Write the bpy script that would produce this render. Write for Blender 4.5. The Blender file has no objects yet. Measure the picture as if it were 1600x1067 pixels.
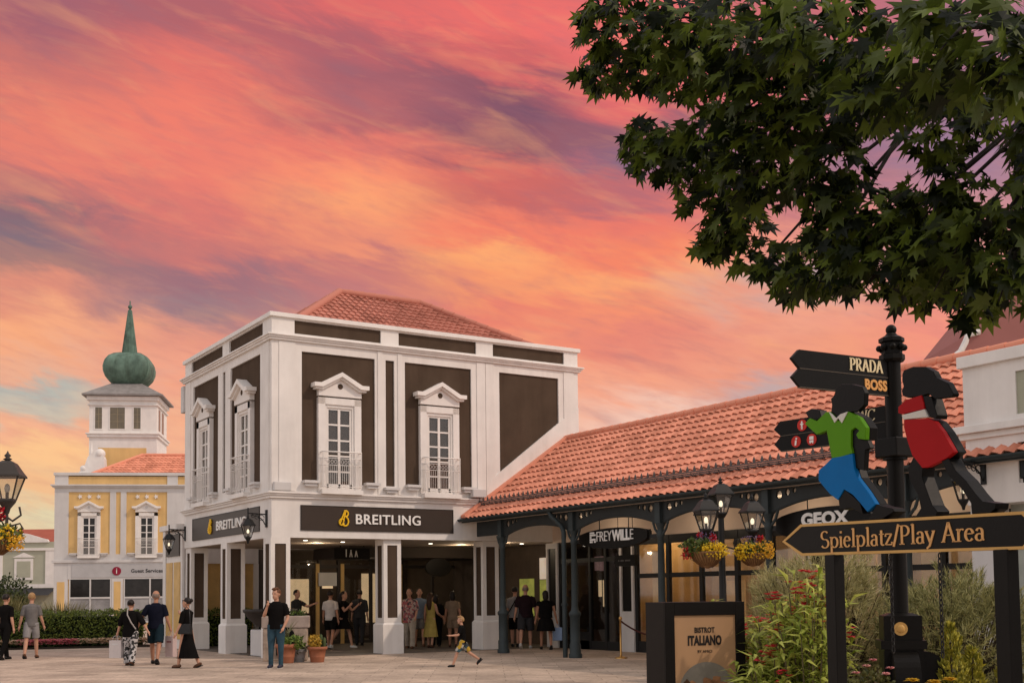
import bpy, bmesh, math, random
from mathutils import Vector, Matrix, noise
random.seed(7)
C = bpy.context.scene
col = C.collection
R = math.radians
# ------------------------------------------------------------------ camera
cam = bpy.data.cameras.new('camera'); camo = bpy.data.objects.new('camera', cam); col.objects.link(camo)
F = Vector((0.53183947, 0.84472662, 0.05986419)); RT = Vector((0.84655071, -0.53218856, -0.01127949)); UP = Vector((-0.02233095, -0.05667695, 0.9981428))
m = Matrix((RT, UP, -F)).transposed().to_4x4(); m.translation = Vector((-11.0914, -29.4375, 1.6))
camo.matrix_world = m
cam.sensor_width = 36; cam.lens = 36*1842.44/1600; cam.shift_y = 284.168/1600; cam.clip_start = .05; cam.clip_end = 3000
C.camera = camo
C.view_settings.view_transform = 'Standard'; C.view_settings.look = 'None'; C.view_settings.exposure = -0.3; C.view_settings.gamma = 1
# ------------------------------------------------------------------ world: sunset cloud deck ahead, pale overcast elsewhere
W = bpy.data.worlds.new('World'); C.world = W; W.use_nodes = True
nt = W.node_tree; N = nt.nodes; L = nt.links; N.clear()
def nd(t, **k):
    n = N.new(t)
    for a, b in k.items(): setattr(n, a, b)
    return n
def mth(op, a, b=None, c=None, clamp=False):
    n = N.new('ShaderNodeMath'); n.operation = op; n.use_clamp = clamp
    for i, x in enumerate((a, b, c)):
        if x is None: continue
        if isinstance(x, (int, float)): n.inputs[i].default_value = x
        else: L.new(x, n.inputs[i])
    return n.outputs[0]
def mixc(f, a, b, mode='MIX'):
    n = N.new('ShaderNodeMix'); n.data_type = 'RGBA'; n.blend_type = mode; n.clamp_factor = True
    for i, x in ((0, f), (6, a), (7, b)):
        if isinstance(x, (int, float)): n.inputs[i].default_value = x
        elif isinstance(x, tuple): n.inputs[i].default_value = (*x, 1)
        else: L.new(x, n.inputs[i])
    return n.outputs[2]
def sstep(x, lo, hi):
    n = N.new('ShaderNodeMapRange'); n.interpolation_type = 'SMOOTHSTEP'; L.new(x, n.inputs[0]); n.inputs[1].default_value = lo; n.inputs[2].default_value = hi
    return n.outputs[0]
def lin(c): return tuple(((v/255+.055)/1.055)**2.4 if v > 10 else v/255/12.92 for v in c)
tc = nd('ShaderNodeTexCoord'); nv = nd('ShaderNodeVectorMath', operation='NORMALIZE'); L.new(tc.outputs['Generated'], nv.inputs[0])
def dot(v):
    n = nd('ShaderNodeVectorMath', operation='DOT_PRODUCT'); L.new(nv.outputs[0], n.inputs[0]); n.inputs[1].default_value = v; return n.outputs['Value']
df, dr, dz = dot((.5322, .8466, 0)), dot((.8466, -.5322, 0)), dot((0, 0, 1))
az = mth('ARCTAN2', dr, df)                                   # azimuth right of north-east
hlen = mth('SQRT', mth('ADD', mth('MULTIPLY', df, df), mth('MULTIPLY', dr, dr)))
el = mth('DIVIDE', dz, mth('MAXIMUM', hlen, .02))             # tangent of elevation
uv = nd('ShaderNodeCombineXYZ'); L.new(az, uv.inputs[0]); L.new(el, uv.inputs[1])
def noi(scale, rot, sx, sy, off=0, detail=5, rough=.55, dist=0.0):
    mp = nd('ShaderNodeMapping'); L.new(uv.outputs[0], mp.inputs[0]); mp.inputs['Rotation'].default_value = (0, 0, R(rot)); mp.inputs['Location'].default_value = (off, off*1.7, off*.3)
    m2 = nd('ShaderNodeVectorMath', operation='MULTIPLY'); L.new(mp.outputs[0], m2.inputs[0]); m2.inputs[1].default_value = (sx, sy, 1)
    t = nd('ShaderNodeTexNoise'); t.noise_dimensions = '2D'; L.new(m2.outputs[0], t.inputs['Vector']); t.inputs['Scale'].default_value = scale; t.inputs['Detail'].default_value = detail; t.inputs['Roughness'].default_value = rough; t.inputs['Distortion'].default_value = dist
    return mth('SUBTRACT', t.outputs[0], .5)
# streaks fall to the right, flatter near the horizon
w1 = noi(3.2, 24, 1, 2.6, 3.1); w2 = noi(3.0, 20, 1, 2.4, 8.7); w3 = noi(9, 20, 1, 3.4, 1.3, 6, .6, .4); w4 = noi(16, 8, 1, 5.5, 5.5, 6, .6, .3)
elw = mth('ADD', mth('ADD', el, mth('MULTIPLY', w1, .050)), mth('ADD', mth('MULTIPLY', w3, .055), mth('MULTIPLY', w4, .026)))
azw = mth('ADD', az, mth('ADD', mth('MULTIPLY', w2, .10), mth('MULTIPLY', w3, .09)))
elw = mth('MAXIMUM', elw, 0.0)
SKY = {   # azimuth (rad): list of (tan elevation, colour as seen)
 -.385: [(.00,(222,212,175)),(.05,(225,208,168)),(.085,(240,190,140)),(.118,(252,196,138)),(.135,(244,176,138)),(.152,(205,190,170)),(.170,(184,182,172)),(.188,(236,172,140)),(.215,(246,168,125)),(.245,(225,142,118)),(.27,(165,122,118)),(.29,(136,112,122)),(.315,(136,105,116)),(.335,(190,115,112)),(.36,(230,124,106)),(.39,(232,124,104)),(.43,(200,112,106)),(.47,(165,98,110)),(.55,(150,95,110))],
 -.265: [(.00,(235,215,185)),(.12,(245,180,140)),(.18,(242,160,130)),(.21,(228,148,126)),(.24,(158,124,130)),(.265,(158,112,122)),(.29,(205,118,112)),(.325,(222,118,108)),(.36,(236,122,105)),(.41,(240,122,102)),(.45,(228,112,101)),(.49,(178,98,105)),(.55,(160,95,108))],
 -.135: [(.00,(240,200,165)),(.15,(240,165,135)),(.22,(232,140,118)),(.25,(196,122,120)),(.28,(205,122,115)),(.30,(238,142,110)),(.335,(252,158,108)),(.365,(250,142,105)),(.385,(230,118,103)),(.41,(186,102,105)),(.45,(168,96,106)),(.48,(180,96,104)),(.51,(222,102,100)),(.56,(205,98,102))],
 .0: [(.00,(240,205,180)),(.16,(242,178,150)),(.21,(245,150,112)),(.24,(236,128,104)),(.265,(248,150,102)),(.29,(253,164,104)),(.315,(244,124,96)),(.34,(205,102,96)),(.365,(215,104,96)),(.39,(150,90,102)),(.42,(128,84,104)),(.445,(145,87,102)),(.47,(210,98,98)),(.50,(238,106,100)),(.56,(225,102,100))],
 .11: [(.00,(240,215,200)),(.14,(244,200,180)),(.18,(245,160,128)),(.215,(232,132,112)),(.24,(246,142,105)),(.265,(253,162,106)),(.29,(245,130,96)),(.32,(236,118,100)),(.345,(190,106,112)),(.37,(136,102,126)),(.40,(150,96,112)),(.43,(226,104,102)),(.48,(240,108,104)),(.56,(210,100,104))],
 .245: [(.00,(235,210,200)),(.165,(190,165,165)),(.19,(236,150,122)),(.22,(240,158,130)),(.245,(215,165,152)),(.262,(188,164,168)),(.285,(240,152,128)),(.32,(205,125,126)),(.36,(160,112,132)),(.42,(215,110,112)),(.56,(200,105,112))],
 .37: [(.00,(238,200,185)),(.15,(240,150,125)),(.20,(242,142,122)),(.24,(236,150,130)),(.28,(205,140,142)),(.35,(155,122,148)),(.42,(165,115,138)),(.56,(185,112,125))],
}
def ramp(stops):
    n = nd('ShaderNodeValToRGB'); cr = n.color_ramp; cr.interpolation = 'EASE'
    L.new(mth('DIVIDE', elw, .6), n.inputs[0])
    while len(cr.elements) < len(stops): cr.elements.new(.5)
    for e, (p, c) in zip(cr.elements, stops): e.position = p/.6; e.color = (*lin(c), 1)
    return n.outputs[0]
keys = sorted(SKY); acc = ramp(SKY[keys[0]])
for a, b in zip(keys, keys[1:]):
    acc = mixc(sstep(azw, a, b), acc, ramp(SKY[b]))
fine = noi(34, 14, 1, 4.5, 2.2, 6, .62, .2)
acc = mixc(mth('MULTIPLY', mth('ADD', fine, .04), .6, clamp=True), acc, lin((165, 104, 116)))
acc = mixc(mth('MULTIPLY', mth('SUBTRACT', w4, .06), .5, clamp=True), acc, lin((255, 170, 115)))
band = noi(6.5, 23, 1, 3.6, 11.3, 6, .52, .8); band2 = noi(12, 16, 1, 4.5, 17.9, 6, .55, .6)
acc = mixc(mth('MULTIPLY', mth('ADD', mth('ADD', band, mth('MULTIPLY', band2, .6)), -.05), 1.0, clamp=True), acc, lin((255, 172, 114)))
acc = mixc(mth('MULTIPLY', mth('SUBTRACT', -.05, mth('ADD', band, mth('MULTIPLY', band2, .7))) if False else mth('MULTIPLY', mth('ADD', mth('ADD', band, mth('MULTIPLY', band2, .7)), .07), -1.0), 1.0, clamp=True), acc, lin((148, 108, 122)))
hs_ = nd('ShaderNodeHueSaturation'); hs_.inputs['Saturation'].default_value = .97; hs_.inputs['Value'].default_value = 1.24; L.new(acc, hs_.inputs['Color']); acc = hs_.outputs[0]
SUN_DIR = Vector((.68, -.85, 1.0)).normalized()
sky = nd('ShaderNodeTexSky', sky_type='NISHITA'); sky.sun_disc = False
sky.sun_elevation = math.asin(SUN_DIR.z); sky.sun_rotation = math.atan2(SUN_DIR.x, SUN_DIR.y)
rest = mixc(.75, mixc(1.0, sky.outputs[0], (.11, .11, .11), 'MULTIPLY'), (1.29, 1.19, 1.16))
deck = mth('MULTIPLY', mth('MULTIPLY', sstep(mth('ABSOLUTE', az), .95, .50), sstep(el, .95, .56)), sstep(dz, -.08, -.02))
bg = nd('ShaderNodeBackground'); L.new(mixc(deck, rest, acc), bg.inputs[0]); bg.inputs[1].default_value = 1.0
wo = nd('ShaderNodeOutputWorld'); L.new(bg.outputs[0], wo.inputs[0])
# ------------------------------------------------------------------ sun: warm, from the front right
sl = bpy.data.lights.new('sun', 'SUN'); sl.energy = 2.0; sl.angle = R(1.0); sl.color = (1, .80, .64)
so = bpy.data.objects.new('sun', sl); col.objects.link(so); so.rotation_euler = SUN_DIR.to_track_quat('Z', 'Y').to_euler(); so.location = (20, -40, 40)

# ------------------------------------------------------------------ helpers
MATS = {}
def M(name, c, rough=.6, var=.08, vs=2.0, bump=0.0, bs=30, metal=0.0, spec=.22, emit=0, trans=0, coat=0, streak=0):
    if name in MATS: return MATS[name]
    mt = bpy.data.materials.new(name); mt.use_nodes = True; t = mt.node_tree; p = t.nodes['Principled BSDF']; MATS[name] = mt
    p.inputs['Roughness'].default_value = rough; p.inputs['Metallic'].default_value = metal; p.inputs['Specular IOR Level'].default_value = spec
    if coat: p.inputs['Coat Weight'].default_value = coat
    if trans: p.inputs['Transmission Weight'].default_value = trans
    if emit:
        p.inputs['Emission Color'].default_value = (*c, 1); p.inputs['Emission Strength'].default_value = emit
    x = t.nodes.new('ShaderNodeTexCoord')
    n = t.nodes.new('ShaderNodeTexNoise'); n.inputs['Scale'].default_value = vs; n.inputs['Detail'].default_value = 6; n.inputs['Roughness'].default_value = .6; t.links.new(x.outputs['Object'], n.inputs['Vector'])
    r = t.nodes.new('ShaderNodeValToRGB'); t.links.new(n.outputs[0], r.inputs[0])
    r.color_ramp.elements[0].position = .3; r.color_ramp.elements[1].position = .7
    r.color_ramp.elements[0].color = (*[v*(1-var) for v in c], 1); r.color_ramp.elements[1].color = (*[min(1, v*(1+var)) for v in c], 1)
    if streak:
        mp = t.nodes.new('ShaderNodeMapping'); t.links.new(x.outputs['Object'], mp.inputs[0]); mp.inputs['Scale'].default_value = (2.6, 2.6, .30)
        n3 = t.nodes.new('ShaderNodeTexNoise'); n3.inputs['Scale'].default_value = 1.0; n3.inputs['Detail'].default_value = 7; n3.inputs['Roughness'].default_value = .65; t.links.new(mp.outputs[0], n3.inputs['Vector'])
        r3 = t.nodes.new('ShaderNodeValToRGB'); t.links.new(n3.outputs[0], r3.inputs[0]); r3.color_ramp.elements[0].position = .30; r3.color_ramp.elements[0].color = (1-streak, 1-streak*1.08, 1-streak*1.15, 1); r3.color_ramp.elements[1].position = .56; r3.color_ramp.elements[1].color = (1, 1, 1, 1)
        mx = t.nodes.new('ShaderNodeMix'); mx.data_type = 'RGBA'; mx.blend_type = 'MULTIPLY'; mx.inputs[0].default_value = 1; t.links.new(r.outputs[0], mx.inputs[6]); t.links.new(r3.outputs[0], mx.inputs[7]); t.links.new(mx.outputs[2], p.inputs['Base Color'])
    else: t.links.new(r.outputs[0], p.inputs['Base Color'])
    if bump:
        b = t.nodes.new('ShaderNodeBump'); b.inputs['Strength'].default_value = bump; b.inputs['Distance'].default_value = .01
        n2 = t.nodes.new('ShaderNodeTexNoise'); n2.inputs['Scale'].default_value = bs; n2.inputs['Detail'].default_value = 4; t.links.new(x.outputs['Object'], n2.inputs['Vector'])
        t.links.new(n2.outputs[0], b.inputs['Height']); t.links.new(b.outputs[0], p.inputs['Normal'])
    return mt
def glass(name, tint=(.8, .85, .85), refl=.08):
    if name in MATS: return MATS[name]
    mt = bpy.data.materials.new(name); mt.use_nodes = True; t = mt.node_tree; MATS[name] = mt
    for n in list(t.nodes): t.nodes.remove(n)
    o = t.nodes.new('ShaderNodeOutputMaterial'); a = t.nodes.new('ShaderNodeBsdfTransparent'); g = t.nodes.new('ShaderNodeBsdfGlossy'); f = t.nodes.new('ShaderNodeLayerWeight'); pw = t.nodes.new('ShaderNodeMath'); pw.operation = 'POWER'; pw.inputs[1].default_value = 4.5; t.links.new(f.outputs['Facing'], pw.inputs[0]); f.inputs[0].default_value = .5; x = t.nodes.new('ShaderNodeMixShader'); q = t.nodes.new('ShaderNodeMath')
    q.operation = 'MULTIPLY_ADD'; q.inputs[1].default_value = .75; q.inputs[2].default_value = .035+refl; t.links.new(pw.outputs[0], q.inputs[0])
    a.inputs[0].default_value = (*tint, 1); g.inputs['Roughness'].default_value = .03
    t.links.new(q.outputs[0], x.inputs[0]); t.links.new(a.outputs[0], x.inputs[1]); t.links.new(g.outputs[0], x.inputs[2]); t.links.new(x.outputs[0], o.inputs[0])
    return mt
class MB:
    def __init__(s): s.v = []; s.f = []; s.m = []; s.sm = []
    def add(s, vs, fs, m=0, smooth=False):
        o = len(s.v); s.v += [tuple(v) for v in vs]; s.f += [tuple(i+o for i in f) for f in fs]; s.m += [m]*len(fs); s.sm += [smooth]*len(fs); return s
    def box(s, x0, x1, y0, y1, z0, z1, m=0, T=None):
        vs = [Vector((x, y, z)) for z in (z0, z1) for y in (y0, y1) for x in (x0, x1)]
        if T: vs = [T @ v for v in vs]
        return s.add(vs, [(0,2,3,1),(4,5,7,6),(0,1,5,4),(2,6,7,3),(0,4,6,2),(1,3,7,5)], m)
    def frus(s, cx, cy, z0, z1, a0, b0, a1, b1, m=0):                 # square frustum
        vs = [(cx+sx*a0, cy+sy*b0, z0) for sx, sy in ((-1,-1),(1,-1),(1,1),(-1,1))]+[(cx+sx*a1, cy+sy*b1, z1) for sx, sy in ((-1,-1),(1,-1),(1,1),(-1,1))]
        return s.add(vs, [(3,2,1,0),(4,5,6,7),(0,1,5,4),(1,2,6,5),(2,3,7,6),(3,0,4,7)], m)
    def prism(s, poly, fn, d0, d1, m=0):                              # poly of (a,b) -> fn(a,b,d)
        n = len(poly); vs = [fn(a, b, d0) for a, b in poly]+[fn(a, b, d1) for a, b in poly]
        return s.add(vs, [tuple(range(n))[::-1], tuple(range(n, 2*n))]+[(i, (i+1) % n, n+(i+1) % n, n+i) for i in range(n)], m)
    def tube(s, pts, rad, n=8, m=0, cap=True, smooth=True):
        pts = [Vector(p) for p in pts]; k = len(pts)
        if not isinstance(rad, (list, tuple)): rad = [rad]*k
        vs = []; prev = None
        for i, p in enumerate(pts):
            t = (pts[min(i+1, k-1)]-pts[max(i-1, 0)])
            t = t.normalized() if t.length > 1e-9 else Vector((0, 0, 1))
            a = prev if prev else (Vector((1, 0, 0)) if abs(t.x) < .8 else Vector((0, 1, 0)))
            a = (a-t*a.dot(t)).normalized(); b = t.cross(a); prev = a
            vs += [p+(a*math.cos(j*2*math.pi/n)+b*math.sin(j*2*math.pi/n))*rad[i] for j in range(n)]
        fs = [(i*n+j, i*n+(j+1) % n, (i+1)*n+(j+1) % n, (i+1)*n+j) for i in range(k-1) for j in range(n)]
        s.add(vs, fs, m, smooth)
        if cap: s.add(vs[:n], [tuple(range(n))[::-1]], m); s.add(vs[-n:], [tuple(range(n))], m)
        return s
    def lathe(s, prof, c=(0, 0, 0), n=16, m=0, smooth=True, rot=0.0):      # prof (r,z)
        vs = [(c[0]+r*math.cos(rot+j*2*math.pi/n), c[1]+r*math.sin(rot+j*2*math.pi/n), c[2]+z) for r, z in prof for j in range(n)]; k = len(prof)
        s.add(vs, [(i*n+j, i*n+(j+1) % n, (i+1)*n+(j+1) % n, (i+1)*n+j) for i in range(k-1) for j in range(n)], m, smooth)
        s.add(vs[:n], [tuple(range(n))[::-1]], m); s.add(vs[-n:], [tuple(range(n))], m)
        return s
    def ell(s, c, r, nu=12, nv=8, m=0):
        vs = []; c = Vector(c)
        for i in range(nv+1):
            th = math.pi*i/nv
            vs += [c+Vector((r[0]*math.sin(th)*math.cos(2*math.pi*j/nu), r[1]*math.sin(th)*math.sin(2*math.pi*j/nu), r[2]*math.cos(th))) for j in range(nu)]
        return s.add(vs, [(i*nu+j, (i+1)*nu+j, (i+1)*nu+(j+1) % nu, i*nu+(j+1) % nu) for i in range(nv) for j in range(nu)], m, True)
    def mesh(s, name):
        me = bpy.data.meshes.new(name); me.from_pydata([tuple(v) for v in s.v], [], s.f); me.polygons.foreach_set('material_index', s.m); me.polygons.foreach_set('use_smooth', s.sm); me.update(); return me
    def build(s, name, mats, parent=None, loc=None, rz=0, bevel=0):
        me = s.mesh(name)
        return put(name, me, mats, parent, loc, rz, bevel)
def put(name, me, mats, parent=None, loc=None, rz=0, bevel=0):
    for x in (mats if isinstance(mats, (list, tuple)) else [mats]): me.materials.append(x)
    o = bpy.data.objects.new(name, me); col.objects.link(o)
    if parent: o.parent = parent
    if loc: o.location = loc
    o.rotation_euler.z = rz
    if bevel:
        b = o.modifiers.new('bevel', 'BEVEL'); b.width = bevel; b.segments = 2; b.limit_method = 'ANGLE'
    return o
def tag(o, label=None, cat=None, group=None, kind=None):
    for k, v in (('label', label), ('category', cat), ('group', group), ('kind', kind)):
        if v: o[k] = v
    return o
def thing(name, label, cat, loc=(0, 0, 0), rz=0, group=None):
    o = bpy.data.objects.new(name, None); col.objects.link(o); o.location = loc; o.rotation_euler.z = rz; o.empty_display_size = .2
    return tag(o, label, cat, group)
def dup(o, loc=None, rz=None, label=None, parent=None, group=None):
    c = o.copy(); col.objects.link(c); c.parent = parent
    if loc is not None: c.location = loc
    if rz is not None: c.rotation_euler.z = rz
    if label: c['label'] = label
    if group: c['group'] = group
    for ch in list(o.children): dup(ch, parent=c)
    return c
def curve_mesh(polys, depth, bevel=0):                              # flat shape with holes, extruded: z from 0 to depth
    cu = bpy.data.curves.new('shape', 'CURVE'); cu.dimensions = '2D'; cu.fill_mode = 'BOTH'; cu.extrude = depth/2
    for p in polys:
        sp = cu.splines.new('POLY'); sp.points.add(len(p)-1); sp.use_cyclic_u = True
        for q, (a, b) in zip(sp.points, p): q.co = (a, b, 0, 1)
    o = bpy.data.objects.new('shape', cu); col.objects.link(o)
    dg = bpy.context.evaluated_depsgraph_get(); me = bpy.data.meshes.new_from_object(o.evaluated_get(dg)); bpy.data.objects.remove(o); bpy.data.curves.remove(cu)
    return me
def text_mesh(txt, size, depth=.01, sx=1.0, spacing=1.0, bold=0.0, align='CENTER'):
    cu = bpy.data.curves.new('text', 'FONT'); cu.body = txt; cu.size = size; cu.extrude = depth/2; cu.align_x = align; cu.align_y = 'CENTER'; cu.space_character = spacing; cu.offset = bold; cu.resolution_u = 4
    o = bpy.data.objects.new('text', cu); col.objects.link(o)
    dg = bpy.context.evaluated_depsgraph_get(); me = bpy.data.meshes.new_from_object(o.evaluated_get(dg)); bpy.data.objects.remove(o); bpy.data.curves.remove(cu)
    if sx != 1: me.transform(Matrix.Diagonal((sx, 1, 1, 1)))
    return me
def upright(me, loc, rz): me.transform(Matrix.Translation(loc) @ Matrix.Rotation(rz, 4, 'Z') @ Matrix.Rotation(math.pi/2, 4, 'X')); return me   # face -Y at rz=0
def circ(cx, cy, r, n=20): return [(cx+r*math.cos(2*math.pi*i/n), cy+r*math.sin(2*math.pi*i/n)) for i in range(n)]
# broad-nib serif lettering: strokes swept with a width that depends on direction
def nib(mb, pts, y, thick, thin, depth, taper=False):
    n = len(pts); vs = []
    for i, (a, b) in enumerate(pts):
        t = Vector(pts[min(i+1, n-1)])-Vector(pts[max(i-1, 0)]); t.normalize()
        w = (thin+(thick-thin)*abs(t.y)**1.3)/2; nn = Vector((-t.y, t.x))*w
        vs.append(((a+nn.x, b+nn.y), (a-nn.x, b-nn.y)))
    v = [(p[0], y, p[1]) for q in vs for p in q]+[(p[0], y-depth, p[1]) for q in vs for p in q]; o = 2*n; fs = []
    for i in range(n-1):
        a = 2*i; fs += [(o+a, o+a+1, o+a+3, o+a+2), (a, a+2, o+a+2, o+a), (a+1, o+a+1, o+a+3, a+3)]
    fs += [(0, o, o+1, 1), (2*n-2, 2*n-1, o+2*n-1, o+2*n-2)]
    mb.add(v, fs)
def arc(cx, cy, rx, ry, a0, a1, n=14): return [(cx+rx*math.cos(R(a0+(a1-a0)*i/n)), cy+ry*math.sin(R(a0+(a1-a0)*i/n))) for i in range(n+1)]
def ln(*p): return list(p)
def ser(x, y, w=.13): return [(x-w, y), (x+w, y)]
GL = {  # advance, strokes (em: cap height 1, x height .62)
 'S': (.66, [arc(.31, .74, .24, .24, 35, 260, 14)+arc(.31, .26, .26, .25, 80, -150, 14)]),
 'p': (.66, [ln((.14,.62),(.14,-.30)), arc(.34,.31,.23,.30,150,-150,20), ser(.14,-.30), ln((.02,.60),(.14,.62))]),
 'i': (.32, [ln((.16,.62),(.16,0)), ser(.16,.01), ln((.05,.59),(.16,.62)), ln((.16,.93),(.16,.81))]),
 'e': (.56, [ln((.09,.36),(.46,.36)), arc(.28,.31,.20,.30,10,320,20)]),
 'l': (.32, [ln((.16,1.04),(.16,0)), ser(.16,.01), ln((.05,1.0),(.16,1.04))]),
 'a': (.55, [arc(.25,.42,.15,.19,160,10,8)+ln((.40,.40),(.40,.06),(.48,.02)), arc(.24,.17,.17,.17,60,330,12)]),
 't': (.38, [ln((.17,.82),(.17,.12))+arc(.27,.12,.10,.12,180,310,6), ln((.03,.61),(.34,.61))]),
 'z': (.52, [ln((.06,.46),(.08,.60),(.44,.60)), ln((.44,.60),(.06,.02)), ln((.06,.02),(.45,.02),(.47,.16))]),
 '/': (.40, [ln((.36,1.08),(.04,-.10))]),
 'P': (.68, [ln((.16,1),(.16,0)), ln((.16,.99),(.32,.99))+arc(.32,.72,.26,.27,90,-90,14)+ln((.16,.45),), ser(.16,.01,.15), ser(.10,.99,.09)]),
 'y': (.58, [ln((.06,.60),(.28,.04)), ln((.50,.60),(.24,-.16),(.08,-.28)), ser(.08,.61,.09), ser(.48,.61,.09)]),
 'A': (.80, [ln((.40,1.0),(.70,0)), ln((.40,1.0),(.10,0)), ln((.20,.35),(.60,.35)), ser(.10,.01,.11), ser(.70,.01,.11)]),
 'r': (.44, [ln((.15,.62),(.15,0)), ser(.15,.01), ln((.03,.59),(.15,.62)), arc(.32,.42,.16,.19,165,50,8)]),
 'R': (.74, [ln((.16,1),(.16,0)), ln((.16,.99),(.32,.99))+arc(.32,.75,.24,.24,90,-90,14)+ln((.16,.51),), ln((.34,.51),(.66,0)), ser(.16,.01,.14), ser(.10,.99,.09), ser(.66,.01,.09)]),
 'D': (.80, [ln((.16,1),(.16,0)), ln((.10,.99),(.34,.99))+arc(.34,.5,.36,.49,90,-90,20)+ln((.10,.01),)]),
 'W': (1.06,[ln((.10,1),(.32,0)), ln((.32,0),(.53,.95)), ln((.53,.95),(.74,0)), ln((.74,0),(.96,1)), ser(.10,.99,.1), ser(.96,.99,.1)]),
 'C': (.78, [arc(.44,.5,.36,.5,40,320,24), ln((.72,.98),(.72,.76))]),
 'G': (.84, [arc(.44,.5,.36,.5,45,320,24), ln((.74,.42),(.74,.05)), ser(.74,.42,.12)]),
 'u': (.62, [ln((.14,.61),(.14,.2))+arc(.29,.18,.15,.18,180,350,8), ln((.46,.61),(.46,.02)), ser(.10,.61,.07), ser(.50,.02,.08)]),
 's': (.46, [arc(.22,.47,.15,.14,40,260,10)+arc(.22,.16,.17,.15,80,-150,10)]),
 ' ': (.34, []),
}
def serif(txt, size, thick=.13, thin=.05, depth=.006, track=0.0):
    mb = MB(); x = 0
    for ch in txt:
        adv, st = GL[ch]
        for s_ in st: nib(mb, [((x+a)*size, b*size) for a, b in s_], 0, thick*size, thin*size, depth)
        x += adv+track
    return mb, x*size
# leaf clumps -------------------------------------------------------
def leafm(name, c1, c2, rough=.5, trans=.25, skew=0.0):
    if name in MATS: return MATS[name]
    mt = bpy.data.materials.new(name); mt.use_nodes = True; t = mt.node_tree; p = t.nodes['Principled BSDF']; MATS[name] = mt
    g = t.nodes.new('ShaderNodeNewGeometry'); r = t.nodes.new('ShaderNodeValToRGB'); t.links.new(g.outputs['Random Per Island'], r.inputs[0])
    r.color_ramp.elements[0].position = skew; r.color_ramp.elements[0].color = (*c1, 1); r.color_ramp.elements[1].color = (*c2, 1); t.links.new(r.outputs[0], p.inputs['Base Color']); p.inputs['Roughness'].default_value = rough; p.inputs['Specular IOR Level'].default_value = .3
    if trans:
        tr = t.nodes.new('ShaderNodeBsdfTranslucent'); t.links.new(r.outputs[0], tr.inputs[0]); x = t.nodes.new('ShaderNodeMixShader'); x.inputs[0].default_value = trans
        o = t.nodes['Material Output']; t.links.new(p.outputs[0], x.inputs[1]); t.links.new(tr.outputs[0], x.inputs[2]); t.links.new(x.outputs[0], o.inputs[0])
    return mt
def rv(s=1.0): return Vector((random.uniform(-s, s), random.uniform(-s, s), random.uniform(-s, s)))
def leaf(mb, p, d, n, ln_, w, m=0, bend=.15):                        # pointed leaf of 4 faces
    d = d.normalized(); s = d.cross(n)
    s = s.normalized() if s.length > 1e-6 else Vector((1, 0, 0)); n = s.cross(d)
    q = p+d*ln_*.5+n*ln_*bend*.3; e = p+d*ln_-n*ln_*bend
    mb.add([p, q+s*w/2, q+n*w*.12, q-s*w/2, e], [(0,1,2),(0,2,3),(1,4,2),(2,4,3)], m, False)
def blob(mb, c, r, count, ln_, w, m=0, up=.2, shell=.5):             # leaves through an ellipsoid volume
    c = Vector(c)
    for _ in range(count):
        d = rv().normalized(); k = random.uniform(shell, 1)**.6
        p = c+Vector((d.x*r[0], d.y*r[1], d.z*r[2]))*k
        leaf(mb, p, (d+rv(.9)+Vector((0, 0, up))).normalized(), (d+rv(.6)).normalized(), ln_*random.uniform(.6, 1.2), w*random.uniform(.7, 1.2), m)
# ------------------------------------------------------------------ shared materials
WHITE = M('white_render', (.76, .72, .68), .7, .07, 1.2, .15, 60, streak=.10)
WHITE2 = M('white_trim', (.78, .74, .70), .65, .07, 2, streak=.07)
BROWN = M('brown_render', (.084, .058, .041), .95, .16, .9, .2, 80, spec=.05, streak=.18)
SIGNBR = M('sign_brown', (.050, .036, .028), .45, .06, 3)
DARK = M('dark_metal', (.014, .014, .014), .42, .1, 5, .1, 40)
IRON = M('green_grey_iron', (.032, .042, .044), .45, .12, 4, .1, 50)
BLACK = M('black_paint', (.0075, .0065, .0055), .42, .15, 6, .08, 60, spec=.12)
GOLD = M('gold_paint', (.56, .33, .10), .4, .08, 5)
CREAM = M('cream_letter', (.80, .68, .42), .5, .04, 5)
LETW = M('white_letter', (.82, .80, .76), .5, .03, 5)
YEL = M('yellow_letter', (.85, .52, .02), .4, .03, 5)
OCHRE = M('ochre_render', (.70, .46, .19), .8, .10, .8, .15, 60, streak=.12)
GREYW = M('grey_white_render', (.60, .58, .565), .7, .07, 1.0, streak=.08)
BEIGE = M('beige_wall', (.74, .61, .50), .8, .07, 1.0)
AMBER = M('amber_panel', (.62, .40, .15), .55, .15, 2)
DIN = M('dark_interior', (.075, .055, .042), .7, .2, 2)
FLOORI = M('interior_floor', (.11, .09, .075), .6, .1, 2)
GLA = glass('shop_glass', (.86, .85, .83), .02); LGL = glass('lamp_glass', (.92, .92, .9), .12)
BULB = M('bulb', (1, .86, .62), .5, 0, emit=1.6); SPOT = M('spot_light', (1, .9, .75), .5, 0, emit=5)
WARMGLOW = M('glow_warm_panel', (.62, .38, .18), .8, .25, 2.0, emit=.30); DAYGLOW = M('glow_patch', (.80, .58, .34), .6, .25, 3.0, emit=.75)  # both glow on their own; brightness put into the material, no lamp
PANE = M('dark_pane', (.022, .020, .019), .12, .4, 2.5, spec=.3); CURT = M('curtain', (.15, .145, .15), .8, .2, 6)
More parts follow.
